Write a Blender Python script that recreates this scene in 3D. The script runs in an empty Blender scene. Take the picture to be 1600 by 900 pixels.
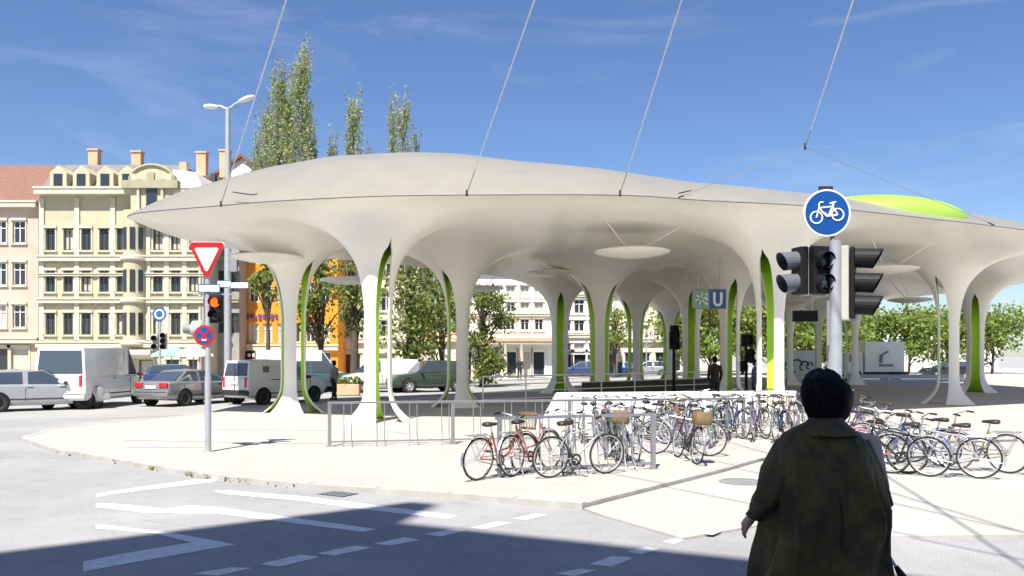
import bpy, bmesh, math, random
from mathutils import Vector, Matrix, geometry
random.seed(7)
PI = math.pi; R = math.radians
C = bpy.context.scene.collection
sc = bpy.context.scene

# ------------------------------------------------------------------ camera
F = 1300.0                      # focal length in photo pixels (1600 wide)
HOR = 556.0; CAMZ = 2.0
cam_d = bpy.data.cameras.new('camera'); cam = bpy.data.objects.new('camera', cam_d); C.objects.link(cam)
cam.location = (0, 0, CAMZ); cam.rotation_euler = (R(90), 0, 0)
cam_d.sensor_width = 36; cam_d.lens = F/1600*36; cam_d.shift_y = (HOR-450)/1600
cam_d.clip_start = 0.1; cam_d.clip_end = 3000
sc.camera = cam
# ------------------------------------------------------------------ sky and sun
SUN_EL = R(57); SUN_H = Vector((0.30, 0.954))     # the light travels this way over the ground
w = bpy.data.worlds.new('World'); sc.world = w; w.use_nodes = True
nt = w.node_tree; nt.nodes.clear()
out = nt.nodes.new('ShaderNodeOutputWorld'); bg = nt.nodes.new('ShaderNodeBackground')
sky = nt.nodes.new('ShaderNodeTexSky'); sky.sky_type = 'NISHITA'; sky.sun_disc = False
sky.sun_elevation = SUN_EL; sky.sun_rotation = math.atan2(-SUN_H.x, -SUN_H.y)
sky.air_density = 1.0; sky.dust_density = 0.4; sky.ozone_density = 5.5
bg.inputs['Strength'].default_value = 0.071
tc = nt.nodes.new('ShaderNodeTexCoord'); mp = nt.nodes.new('ShaderNodeMapping')
mp.inputs['Rotation'].default_value = (0, R(28), R(10)); mp.inputs['Scale'].default_value = (1.6, 2.0, 8)
nz = nt.nodes.new('ShaderNodeTexNoise'); nz.inputs['Scale'].default_value = 1.7; nz.inputs['Detail'].default_value = 7
nz.inputs['Roughness'].default_value = 0.62; nz.inputs['Distortion'].default_value = 0.7
rp = nt.nodes.new('ShaderNodeValToRGB'); rp.color_ramp.elements[0].position = 0.52; rp.color_ramp.elements[1].position = 0.9
rp.color_ramp.elements[0].color = (0, 0, 0, 1); rp.color_ramp.elements[1].color = (0.3, 0.3, 0.3, 1)
mx = nt.nodes.new('ShaderNodeMix'); mx.data_type = 'RGBA'
mx.inputs[7].default_value = (6.2, 6.6, 7.2, 1)
L = nt.links.new
L(tc.outputs['Generated'], mp.inputs['Vector']); L(mp.outputs[0], nz.inputs['Vector']); L(nz.outputs['Fac'], rp.inputs[0])
L(rp.outputs[0], mx.inputs[0]); hs = nt.nodes.new('ShaderNodeHueSaturation'); hs.inputs['Saturation'].default_value = 1.07; hs.inputs['Hue'].default_value = .508; L(sky.outputs[0], hs.inputs['Color']); L(hs.outputs[0], mx.inputs[6]); L(mx.outputs[2], bg.inputs['Color']); L(bg.outputs[0], out.inputs[0])
sun_d = bpy.data.lights.new('sun', 'SUN'); sun = bpy.data.objects.new('sun', sun_d); C.objects.link(sun)
sun_d.energy = 4.7; sun_d.angle = R(0.5); sun_d.color = (1.0, 0.955, 0.88)
ldir = Vector((SUN_H.x*math.cos(SUN_EL), SUN_H.y*math.cos(SUN_EL), -math.sin(SUN_EL)))
sun.rotation_euler = ldir.to_track_quat('-Z', 'Y').to_euler(); sun.location = (-10, -30, 60)
sc.view_settings.view_transform = 'Standard'; sc.view_settings.look = 'None'
sc.view_settings.gamma = 1; sc.view_settings.use_curve_mapping = False
sc.view_settings.exposure = 1.02
sc.cycles.max_bounces = 10; sc.cycles.diffuse_bounces = 7

# ------------------------------------------------------------------ materials
def mat(name, col, rough=0.6, metal=0.0, var=0.12, vs=4.0, bump=0.0, bs=60.0, coat=0.0, col2=None, emit=None, spec=0.5, trans=None):
    m = bpy.data.materials.new(name); m.use_nodes = True
    t = m.node_tree; b = t.nodes['Principled BSDF']; l = t.links.new
    b.inputs['Roughness'].default_value = rough; b.inputs['Metallic'].default_value = metal
    b.inputs['Specular IOR Level'].default_value = spec
    if coat: b.inputs['Coat Weight'].default_value = coat
    co = t.nodes.new('ShaderNodeTexCoord')
    n = t.nodes.new('ShaderNodeTexNoise'); n.inputs['Scale'].default_value = vs; n.inputs['Detail'].default_value = 6; n.inputs['Roughness'].default_value = .6
    l(co.outputs['Object'], n.inputs['Vector'])
    r = t.nodes.new('ShaderNodeValToRGB'); r.color_ramp.elements[0].position = .3; r.color_ramp.elements[1].position = .7
    c2 = col2 if col2 else tuple(min(1, c*(1+var)) for c in col)
    c1 = col if col2 else tuple(c*(1-var) for c in col)
    r.color_ramp.elements[0].color = (*c1, 1); r.color_ramp.elements[1].color = (*c2, 1)
    l(n.outputs['Fac'], r.inputs[0]); l(r.outputs[0], b.inputs['Base Color'])
    if bump:
        n2 = t.nodes.new('ShaderNodeTexNoise'); n2.inputs['Scale'].default_value = bs; n2.inputs['Detail'].default_value = 4
        l(co.outputs['Object'], n2.inputs['Vector'])
        bp = t.nodes.new('ShaderNodeBump'); bp.inputs['Strength'].default_value = bump; bp.inputs['Distance'].default_value = .02
        l(n2.outputs['Fac'], bp.inputs['Height']); l(bp.outputs[0], b.inputs['Normal'])
    if emit:
        b.inputs['Emission Color'].default_value = (*emit[0], 1); b.inputs['Emission Strength'].default_value = emit[1]
    return m

def ground_mat(name, col, speck, patch, rough=.9):
    """speckled ground with worn patches and faint stains"""
    m = bpy.data.materials.new(name); m.use_nodes = True
    t = m.node_tree; b = t.nodes['Principled BSDF']; l = t.links.new
    b.inputs['Roughness'].default_value = rough; b.inputs['Specular IOR Level'].default_value = .25
    co = t.nodes.new('ShaderNodeTexCoord')
    def noise(s, d, ro=.6):
        n = t.nodes.new('ShaderNodeTexNoise'); n.inputs['Scale'].default_value = s; n.inputs['Detail'].default_value = d; n.inputs['Roughness'].default_value = ro
        l(co.outputs['Object'], n.inputs['Vector']); return n
    def ramp(n, a, bb, ca, cb):
        r = t.nodes.new('ShaderNodeValToRGB'); r.color_ramp.elements[0].position = a; r.color_ramp.elements[1].position = bb
        r.color_ramp.elements[0].color = (ca, ca, ca, 1); r.color_ramp.elements[1].color = (cb, cb, cb, 1); l(n.outputs['Fac'], r.inputs[0]); return r
    def mul(a, bb):
        x = t.nodes.new('ShaderNodeMix'); x.data_type = 'RGBA'; x.blend_type = 'MULTIPLY'; x.inputs[0].default_value = 1
        l(a, x.inputs[6]); l(bb, x.inputs[7]); return x.outputs[2]
    base = t.nodes.new('ShaderNodeRGB'); base.outputs[0].default_value = (*col, 1)
    o = mul(base.outputs[0], ramp(noise(55, 3, .7), .35, .65, 1-speck, 1+speck).outputs[0])
    o = mul(o, ramp(noise(.35, 5), .35, .68, 1-patch, 1+patch*.4).outputs[0])
    o = mul(o, ramp(noise(2.6, 6, .7), .28, .5, 1-patch*.7, 1).outputs[0])
    l(o, b.inputs['Base Color'])
    bp = t.nodes.new('ShaderNodeBump'); bp.inputs['Strength'].default_value = .35; bp.inputs['Distance'].default_value = .01
    l(noise(120, 3).outputs['Fac'], bp.inputs['Height']); l(bp.outputs[0], b.inputs['Normal'])
    return m

def leaf_mat(name, cols):
    m = bpy.data.materials.new(name); m.use_nodes = True
    t = m.node_tree; b = t.nodes['Principled BSDF']; l = t.links.new
    g = t.nodes.new('ShaderNodeNewGeometry'); r = t.nodes.new('ShaderNodeValToRGB')
    r.color_ramp.elements[0].color = (*cols[0], 1); r.color_ramp.elements[1].color = (*cols[-1], 1)
    for i, c in enumerate(cols[1:-1]):
        e = r.color_ramp.elements.new((i+1)/(len(cols)-1)); e.color = (*c, 1)
    l(g.outputs['Random Per Island'], r.inputs[0]); l(r.outputs[0], b.inputs['Base Color'])
    b.inputs['Roughness'].default_value = .55; b.inputs['Specular IOR Level'].default_value = .3
    tr = t.nodes.new('ShaderNodeBsdfTranslucent'); l(r.outputs[0], tr.inputs['Color'])
    mixs = t.nodes.new('ShaderNodeMixShader'); mixs.inputs[0].default_value = .48
    o = t.nodes['Material Output']; l(b.outputs[0], mixs.inputs[1]); l(tr.outputs[0], mixs.inputs[2]); l(mixs.outputs[0], o.inputs[0])
    return m

M = {}
M['asphalt'] = ground_mat('asphalt', (.315, .31, .312), .26, .19)
M['far_asphalt'] = ground_mat('far_asphalt', (.33, .325, .31), .1, .1)
M['paving'] = ground_mat('paving', (.415, .393, .36), .07, .10)
M['patch'] = ground_mat('patch', (.30, .298, .30), .2, .1)
M['path'] = ground_mat('path', (.41, .395, .37), .06, .07)
M['kerb'] = mat('kerb', (.38, .365, .34), .85, var=.15, vs=3, bump=.2)
M['joint'] = mat('joint', (.22, .21, .19), .9)
M['marking'] = mat('marking', (.76, .76, .75), .75, col2=(.52, .52, .52), vs=11)
M['shell'] = mat('shell', (.262, .246, .205), .36, var=.06, vs=.9, spec=.45)  # same skin as the ceiling, colour toned down to offset direct sun
M['ceiling'] = mat('ceiling', (.88, .845, .755), .30, var=.04, vs=.4, spec=.5)  # same skin as the roof shell, colour lightened against the shade underneath
M['lime'] = mat('lime', (.58, .88, .07), .4, var=.08, vs=.8)
M['lime_roof'] = mat('lime_roof', (.27, .43, .06), .45, var=.05, vs=.8)
M['dark'] = mat('dark', (.02, .02, .022), .5)
M['black'] = mat('black', (.010, .010, .011), .6, spec=.25)
M['steel'] = mat('steel', (.42, .42, .44), .38, metal=.85, var=.12, vs=8)
M['galv'] = mat('galv', (.40, .41, .44), .5, metal=.35, var=.1, vs=6)
M['cable'] = mat('cable', (.62, .64, .68), .5, metal=.1)
M['grey'] = mat('grey', (.22, .23, .24), .5)
M['visor_grey'] = mat('visor_grey', (.11, .115, .135), .4)
M['white'] = mat('white', (.8, .8, .79), .4, var=.03)
M['cream_plastic'] = mat('cream_plastic', (.46, .46, .40), .45, var=.06)
M['red'] = mat('red', (.42, .012, .016), .4, var=.06)
M['blue'] = mat('blue', (.004, .065, .27), .38, var=.04)
M['sign_blue'] = mat('sign_blue', (.03, .10, .30), .4, var=.05)
M['amber'] = mat('amber', (.8, .10, .01), .25, emit=((1, .09, .008), 1.3))
M['lens'] = mat('lens', (.02, .03, .025), .12)
M['screen'] = mat('screen', (.012, .012, .014), .7, spec=.1)
M['lens_red'] = mat('lens_red', (.12, .03, .02), .2)
M['lens_green'] = mat('lens_green', (.005, .05, .03), .2)
M['figure'] = mat('figure', (.34, .5, .42), .4)
M['tyre'] = mat('tyre', (.02, .02, .02), .8, var=.2)
M['alloy'] = mat('alloy', (.5, .5, .51), .35, metal=.25)
M['chrome'] = mat('chrome', (.6, .6, .6), .2, metal=1, var=.03)
M['glass'] = mat('glass', (.025, .032, .04), .06, spec=.8, var=.05)
M['car_glass'] = mat('car_glass', (.05, .065, .085), .05, spec=1.0, var=.05)
M['trim'] = mat('trim', (.035, .036, .04), .55)
M['tail'] = mat('tail', (.55, .02, .025), .2)
M['headlamp'] = mat('headlamp', (.55, .57, .6), .12)
def paint(name, c, metal=.25): return mat(name, c, .28, metal=metal, var=.03, coat=.6)
M['p_silver'] = paint('paint_silver', (.27, .27, .29), .45)
M['p_white'] = paint('paint_white', (.72, .72, .70), 0)
M['p_vangrey'] = paint('paint_van', (.70, .70, .66), 0)
M['p_green'] = paint('paint_green', (.05, .07, .055))
M['p_blue'] = paint('paint_blue', (.04, .07, .16))
M['p_teal'] = paint('paint_teal', (.06, .10, .11))
M['p_black'] = paint('paint_black', (.02, .022, .026))
M['p_dullsilver'] = paint('paint_pale', (.40, .41, .42), .4)
M['cream'] = mat('cream', (.47, .42, .28), .8, var=.1, vs=1.2, bump=.1, bs=14)
M['cream_dark'] = mat('cream_dark', (.33, .31, .20), .8, var=.12, vs=1.5)
M['stucco_trim'] = mat('stucco_trim', (.55, .51, .39), .8, var=.08, vs=2)
M['rose'] = mat('rose', (.52, .40, .32), .8, var=.1, vs=1)
M['roof_slate'] = mat('roof_slate', (.17, .15, .135), .75, var=.25, vs=3)
M['orange'] = mat('orange', (.78, .28, .02), .8, var=.1, vs=1.5)
M['beige'] = mat('beige', (.68, .58, .44), .8, var=.1, vs=1)
M['house_white'] = mat('house_white', (.76, .74, .70), .8, var=.06, vs=1)
M['salmon'] = mat('salmon', (.66, .36, .22), .75, var=.1, vs=2)
M['rooftile'] = mat('rooftile', (.20, .10, .07), .85, var=.25, vs=5)
M['roof_dark'] = mat('roof_dark', (.06, .055, .05), .8, var=.25, vs=3)
M['grey_wall'] = mat('grey_wall', (.30, .29, .24), .85, var=.12, vs=1)
M['frame_white'] = mat('frame_white', (.7, .68, .62), .6)
M['frame_dark'] = mat('frame_dark', (.06, .065, .05), .6)
M['curtain'] = mat('curtain', (.45, .43, .36), .9, var=.2, vs=6)
M['purple'] = mat('purple', (.14, .05, .17), .5)
M['awning_red'] = mat('awning_red', (.55, .06, .03), .8)
M['awning_green'] = mat('awning_green', (.25, .45, .36), .8)
M['bark'] = mat('bark', (.085, .066, .045), .9, var=.4, vs=9, bump=.6, bs=22)
M['bark_pale'] = mat('bark_pale', (.20, .18, .13), .9, var=.3, vs=9)
M['leaf'] = leaf_mat('leaf', [(.06, .10, .02), (.15, .20, .04), (.26, .31, .08), (.36, .40, .15)])
M['leaf_poplar'] = leaf_mat('leaf_poplar', [(.18, .22, .06), (.30, .36, .10), (.42, .46, .18), (.50, .52, .28)])
M['leaf_far'] = leaf_mat('leaf_far', [(.12, .18, .03), (.24, .31, .06), (.36, .42, .13)])
M['skin'] = mat('skin', (.45, .27, .19), .5, var=.06, vs=20)
M['hair'] = mat('hair', (.006, .005, .005), .6, var=.4, vs=50, bump=.25, bs=60, spec=.2)
M['coat'] = mat('coat', (.010, .0085, .004), .7, col2=(.12, .082, .024), vs=4.5, bump=.6, bs=30, spec=.4)  # lighter olive patches put fold highlights and sheen into the dark cloth colour
M['coat_in'] = mat('coat_in', (.03, .022, .012), .85)
M['blouse'] = mat('blouse', (.48, .34, .29), .85, var=.1, vs=14)
M['jacket_beige'] = mat('jacket_beige', (.33, .30, .24), .85)
M['jacket_dark'] = mat('jacket_dark', (.035, .025, .02), .85)
M['cloth_blue'] = mat('cloth_blue', (.05, .07, .12), .85)
M['cloth_dark'] = mat('cloth_dark', (.02, .02, .022), .85)
M['shoe'] = mat('shoe', (.025, .02, .017), .5)
M['wicker'] = mat('wicker', (.20, .13, .06), .8, var=.4, vs=40, bump=.6)
M['leather'] = mat('leather', (.03, .022, .018), .5)
M['stair_wall'] = mat('stair_wall', (.065, .052, .03), .7, var=.2, vs=1.5)
M['low_wall'] = mat('low_wall', (.74, .73, .70), .6, var=.04)
M['pale_green'] = mat('pale_green', (.24, .38, .26), .45)
BP = {}
for nm, c in dict(orange=(.50, .11, .03), red=(.42, .03, .03), silver=(.42, .42, .44), black=(.02, .02, .022), white=(.7, .7, .68),
                  blue=(.03, .07, .25), violet=(.13, .08, .25), green=(.02, .12, .06), pink=(.5, .2, .2), gold=(.30, .22, .10)).items():
    BP[nm] = mat('bike_paint_'+nm, c, .35, metal=.2, coat=.3, var=.05)

# ------------------------------------------------------------------ helpers
class MB:
    def __init__(s): s.v = []; s.f = []; s.m = []; s.n = 0
    def add(s, vs, fs, mi=0):
        o = len(s.v); s.v += [tuple(p) for p in vs]; s.f += [tuple(i+o for i in f) for f in fs]; s.m += [mi]*len(fs); return s
    def quad(s, a, b, c, d, mi=0): return s.add([a, b, c, d], [(0, 1, 2, 3)], mi)
    def box(s, c, d, rz=0, mi=0, tilt=None):
        vs = []
        for dx in (-.5, .5):
            for dy in (-.5, .5):
                for dz in (-.5, .5): vs.append(Vector((dx*d[0], dy*d[1], dz*d[2])))
        mm = Matrix.Rotation(rz, 3, 'Z')
        if tilt: mm = mm @ Matrix.Rotation(tilt[1], 3, tilt[0])
        vs = [mm @ v + Vector(c) for v in vs]
        return s.add(vs, [(0, 1, 3, 2), (4, 6, 7, 5), (0, 4, 5, 1), (2, 3, 7, 6), (0, 2, 6, 4), (1, 5, 7, 3)], mi)
    def tube(s, pts, r, n=8, caps=True, mi=0, closed=False, squash=None):
        pts = [Vector(p) for p in pts]; k = len(pts)
        rs = r if isinstance(r, (list, tuple)) else [r]*k
        rings = []; prev = None
        for i, p in enumerate(pts):
            if closed: t = pts[(i+1) % k]-pts[i-1]
            else: t = pts[min(i+1, k-1)]-pts[max(i-1, 0)]
            if t.length < 1e-9: t = Vector((0, 0, 1))
            t.normalize()
            if prev is None:
                a = Vector((0, 0, 1)) if abs(t.z) < .9 else Vector((1, 0, 0))
                u = t.cross(a).normalized()
            else:
                u = prev-t*prev.dot(t)
                u = u.normalized() if u.length > 1e-6 else t.orthogonal().normalized()
            prev = u; v = t.cross(u)
            rings.append([p+(u*math.cos(2*PI*j/n)+v*math.sin(2*PI*j/n))*rs[i] for j in range(n)])
        vs = [q for rg in rings for q in rg]; fs = []
        for i in range(k if closed else k-1):
            i2 = (i+1) % k
            for j in range(n):
                j2 = (j+1) % n
                fs.append((i*n+j, i*n+j2, i2*n+j2, i2*n+j))
        if caps and not closed:
            fs.append(tuple(range(n-1, -1, -1))); fs.append(tuple((k-1)*n+j for j in range(n)))
        return s.add(vs, fs, mi)
    def lathe(s, prof, n=24, c=(0, 0, 0), mi=0, axis='z', caps=False):
        c = Vector(c); vs = []; fs = []
        for r, z in prof:
            for j in range(n):
                a = 2*PI*j/n
                if axis == 'z': p = (r*math.cos(a), r*math.sin(a), z)
                elif axis == 'y': p = (r*math.cos(a), z, r*math.sin(a))
                else: p = (z, r*math.cos(a), r*math.sin(a))
                vs.append(c+Vector(p))
        for i in range(len(prof)-1):
            for j in range(n):
                j2 = (j+1) % n; q = (i*n+j, i*n+j2, (i+1)*n+j2, (i+1)*n+j)
                fs.append(q if axis != 'y' else q[::-1])
        if caps:
            a = tuple(range(n)); b = tuple((len(prof)-1)*n+j for j in range(n))
            fs.append(a[::-1] if axis != 'y' else a); fs.append(b if axis != 'y' else b[::-1])
        return s.add(vs, fs, mi)
    def loft(s, rings, mi=0, caps=True):
        n = len(rings[0]); vs = [p for r in rings for p in r]; fs = []
        for i in range(len(rings)-1):
            for j in range(n):
                j2 = (j+1) % n; fs.append((i*n+j, i*n+j2, (i+1)*n+j2, (i+1)*n+j))
        if caps: fs.append(tuple(range(n-1, -1, -1))); fs.append(tuple((len(rings)-1)*n+j for j in range(n)))
        return s.add(vs, fs, mi)
    def prism(s, poly, y0, y1, mi=0, axis='y'):
        n = len(poly)
        def P(a, b, y): return (a, y, b) if axis == 'y' else ((a, b, y) if axis == 'z' else (y, a, b))
        vs = [P(a, b, y0) for a, b in poly]+[P(a, b, y1) for a, b in poly]
        fs = [tuple(range(n)), tuple(range(2*n-1, n-1, -1))]+[(i, i+n, (i+1) % n+n, (i+1) % n) for i in range(n)]
        return s.add(vs, fs, mi)
    def mesh(s, name, mats, smooth=False, bevel=0, fix=True, seg=2, angle=40):
        me = bpy.data.meshes.new(name); me.from_pydata(s.v, [], s.f)
        for m in (mats if isinstance(mats, (list, tuple)) else [mats]): me.materials.append(m)
        me.polygons.foreach_set('material_index', s.m)
        if fix or bevel:
            bm = bmesh.new(); bm.from_mesh(me)
            if fix: bmesh.ops.recalc_face_normals(bm, faces=bm.faces)
            if bevel:
                es = [e for e in bm.edges if len(e.link_faces) == 2 and e.calc_face_angle(0) > R(30)]
                bmesh.ops.bevel(bm, geom=es, offset=bevel, segments=seg, affect='EDGES', profile=.6, clamp_overlap=True)
            bm.to_mesh(me); bm.free()
        if smooth:
            me.shade_smooth(); me.set_sharp_from_angle(angle=R(angle))
        return me
    def build(s, name, mats, parent=None, **k):
        return link(name, s.mesh(name, mats, **k), parent)

def link(name, me, parent=None):
    o = bpy.data.objects.new(name, me); C.objects.link(o)
    if parent: o.parent = parent
    return o
def tag(o, label=None, cat=None, group=None, kind=None):
    if label: o['label'] = label
    if cat: o['category'] = cat
    if group: o['group'] = group
    if kind: o['kind'] = kind
    return o
def empty(name, loc, rz=0, label=None, cat=None, group=None):
    o = bpy.data.objects.new(name, None); C.objects.link(o); o.location = loc; o.rotation_euler = (0, 0, rz); o.empty_display_size = .2
    return tag(o, label, cat, group)
def copy_tree(o, parent=None):
    c = o.copy(); C.objects.link(c)
    if parent: c.parent = parent
    for ch in o.children: copy_tree(ch, c)
    return c
def G(px, py, z=0.0):                     # photo pixel on a level -> place on the ground
    d = F*(CAMZ-z)/(py-HOR); return ((px-800)/F*d, d)
def X(px, d): return (px-800)/F*d
def Z(py, d): return CAMZ+(HOR-py)/F*d
def sheet(name, poly, z, m, kind='structure', thick=0, parent=None):
    mb = MB(); n = len(poly)
    tris = geometry.tessellate_polygon([[Vector((p[0], p[1], 0)) for p in poly]])
    mb.add([(p[0], p[1], z) for p in poly], [tuple(t) for t in tris])
    if thick:
        for i in range(n):
            a, b = poly[i], poly[(i+1) % n]
            mb.quad((a[0], a[1], z), (b[0], b[1], z), (b[0], b[1], z-thick), (a[0], a[1], z-thick))
    me = mb.mesh(name, m)
    if not thick:
        for p in me.polygons:
            if p.normal.z < 0: p.flip()
    o = link(name, me, parent)
    if kind: o['kind'] = kind
    return o
def smooth01(t):
    t = max(0, min(1, t)); return t*t*(3-2*t)
def lerp(a, b, t): return a+(b-a)*t
def interp(tab, x):
    if x <= tab[0][0]: return tab[0][1]
    for (a, va), (b, vb) in zip(tab, tab[1:]):
        if x <= b: return va+(vb-va)*(x-a)/(b-a)
    return tab[-1][1]

# ------------------------------------------------------------------ ground
PZ = .08; PATHZ = .03
sheet('ground', [(-900, -300), (900, -300), (900, 1500), (-900, 1500)], -.012, M['far_asphalt'])
sheet('road', [(-70, -3), (45, -3), (45, 13), (14, 10.6), (4, 10.4), (3, 16), (-8, 20), (-13, 26.4), (-70, 27.5)], 0, M['asphalt'])
sheet('far_road', [(-120, 27.6), (-13.0, 26.5), (-9, 30), (-4, 40), (6, 58), (16, 80), (16, 84), (-1, 66), (-10, 57), (-120, 56)], -.004, M['far_asphalt'])
kerb_front = [(.91, 10.79), (-.89, 11.6), (-3.06, 12.44), (-4.64, 13.27), (-6.97, 15.1), (-9.5, 17.2), (-11.6, 19.6), (-12.2, 22), (-11.3, 24.6), (-10.3, 28), (-7.6, 33.5), (-3.1, 40.5), (1.9, 48.5), (8, 61), (17, 78)]
edge_right = [(45, 24), (14, 19.6), (9, 18.6), (6.2, 17.2), (4.6, 15.5), (3.59, 14.13)]
plaza_poly = kerb_front+[(60, 78), (60, 28)]+edge_right
def inset(poly_line, k):
    res = []
    for i, p in enumerate(poly_line):
        a = Vector(poly_line[max(i-1, 0)]); b = Vector(poly_line[min(i+1, len(poly_line)-1)]); t = (b-a).normalized()
        res.append((p[0]+t.y*k, p[1]-t.x*k))
    return res
kf = inset(kerb_front, .16)
kerb_line = kerb_front
sheet('plaza', kf+[(60, 78), (60, 28)]+edge_right[:-1]+[(3.5, 14.25)], PZ, M['paving'], thick=.09)
mb = MB()
nk = len(kerb_front)
for i in range(nk-1):
    a, b, c, d = kerb_front[i], kerb_front[i+1], kf[i+1], kf[i]
    mb.quad((*a, PZ+.004), (*b, PZ+.004), (*c, PZ+.004), (*d, PZ+.004)); mb.quad((*a, -.01), (*b, -.01), (*b, PZ+.004), (*a, PZ+.004))
mb.build('kerb', M['kerb'])['kind'] = 'structure'
mb = MB()
for i in range(nk-8):
    a, b, c, d = (Vector(v_) for v_ in (kerb_front[i], kerb_front[i+1], kf[i+1], kf[i])); n_ = max(1, int((b-a).length/.95)); t = (b-a).normalized()*.006
    for k in range(n_):
        p, q = a.lerp(b, k/n_), d.lerp(c, k/n_)
        mb.quad((*(p-t), PZ+.007), (*(p+t), PZ+.007), (*(q+t), PZ+.007), (*(q-t), PZ+.007)); o_ = Vector((t.y, -t.x)).normalized()*.003
        mb.quad((*(p-t+o_), .0), (*(p+t+o_), .0), (*(p+t+o_), PZ+.007), (*(p-t+o_), PZ+.007))
mb.build('kerb_joint', M['joint'])['kind'] = 'structure'
sheet('road_patch', [G(*p) for p in ((215, 812), (330, 806), (420, 815), (300, 824))], .002, M['patch'])
sheet('road_patch', [G(*p) for p in ((760, 850), (905, 838), (960, 846), (820, 862))], .002, M['patch'])
gx0, gy0 = G(528, 772)
dg_ = empty('drain_grate', (gx0, gy0, 0), -.55, 'small iron drain grate in the gutter below the kerb', 'drain')
q = MB(); q.box((0, 0, .001), (.5, .34, .006)); q.build('tray', M['black'], dg_)
for k in range(6): q = MB(); q.box((-.2+k*.08, 0, .006), (.035, .32, .008)); q.build('bar', M['grey'], dg_)
# right edge of the plaza stepping down to the cycle path
mb = MB(); er = [(.91, 10.79)]+edge_right[::-1]; ei = inset(er, -.14)
for i in range(len(er)-1):
    a, b, c, d = er[i], er[i+1], ei[i+1], ei[i]
    mb.quad((*a, PZ+.002), (*b, PZ+.002), (*c, PZ+.002), (*d, PZ+.002)); mb.quad((*a, -.01), (*b, -.01), (*b, PZ+.002), (*a, PZ+.002))
mb.build('path_kerb', M['kerb'])['kind'] = 'structure'
sheet('cycle_path', [(.93, 10.76), (1.12, 10.3), (1.85, 9.0), (2.95, 9.75), (4.2, 9.1), (14, 9.6), (45, 12)]+[(45, 23.98)]+[(x+.01, y-.02) for x, y in edge_right[1:]], PATHZ, M['path'], thick=.04)
sheet('near_pavement', [(-40, -4), (-40, 5.6), (40, 6.6), (40, -4)], .14, M['path'], thick=.15)
sheet('far_pavement', [(-120, 56), (-10, 57), (-1, 66), (16, 84), (16, 130), (-120, 130)], .10, M['path'], thick=.11)
sheet('rear_pavement', [(17.2, 78.2), (60, 78.2), (160, 76), (160, 130), (17.2, 130)], .07, M['path'], thick=.08)
# joints in the paving
mb = MB()
for a, b in (((195, 688), (516, 694)), ((335, 671), (515, 673)), ((200, 699), (318, 699))):
    p, q = G(*a, PZ), G(*b, PZ); h = .022
    mb.quad((p[0], p[1]-h, PZ+.004), (q[0], q[1]-h, PZ+.004), (q[0], q[1]+h, PZ+.004), (p[0], p[1]+h, PZ+.004))
mb.build('paving_joint', M['joint'])['kind'] = 'structure'
# painted markings: corner pixels of each stripe on the road
def stripe(pxs, z=.004):
    pts = [G(*p, 0) for p in pxs]; mb.add([(x, y, z) for x, y in pts], [tuple(range(len(pts)))])
mb = MB()
stripe([(150, 772), (200, 764), (300, 750), (350, 748), (330, 754), (200, 769), (150, 777)])
stripe([(333, 767), (360, 767), (477, 776), (580, 789), (715, 806), (700, 811), (566, 796), (470, 783), (350, 772)])
stripe([(150, 786), (200, 789), (257, 795), (295, 790), (345, 793), (413, 803), (588, 827), (568, 832), (405, 811), (335, 803), (330, 804), (220, 801), (150, 793)])
stripe([(150, 819), (200, 825), (262, 832), (368, 851), (200, 881), (130, 894), (130, 878), (200, 864), (300, 848), (240, 834), (150, 826)])
for q in ([(300, 897), (362, 887), (395, 888), (340, 900)], [(406, 882), (470, 867), (501, 871), (436, 886)], [(496, 865), (553, 853), (582, 856), (522, 869)],
          [(584, 850), (632, 840), (657, 844), (610, 853)], [(662, 835), (708, 827), (730, 829), (688, 839)], [(735, 825), (778, 815), (800, 817), (757, 827)], [(800, 811), (836, 803), (856, 805), (822, 813)],
          [(868, 897), (905, 889), (933, 891), (898, 901)], [(920, 882), (958, 869), (991, 872), (955, 886)], [(980, 862), (1010, 855), (1031, 858), (1000, 867)], [(1035, 847), (1054, 842), (1072, 844), (1053, 850)]):
    stripe(q)
mb.build('road_marking', M['marking'])['kind'] = 'structure'
mb = MB()
for q in ([(1082, 833), (1108, 823), (1140, 825), (1114, 836)], [(1150, 816), (1170, 809), (1200, 811), (1180, 818)]):
    pts = [G(*p, PATHZ) for p in q]; mb.add([(x, y, PATHZ+.004) for x, y in pts], [(0, 1, 2, 3)])
mb.build('path_marking', M['marking'])['kind'] = 'structure'
cx, cy = G(1160, 753, PATHZ)
mh = MB(); mh.lathe([(.0, PATHZ+.006), (.27, PATHZ+.006), (.275, PATHZ+.002)], 28, (cx, cy, 0)); mh.lathe([(.30, PATHZ+.003), (.30, PATHZ+.009), (.36, PATHZ+.009), (.36, PATHZ+.003)], 28, (cx, cy, 0))
tag(mh.build('manhole_cover', M['grey']), 'round iron manhole cover in the pale path beside the dark coat', 'manhole cover')

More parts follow.
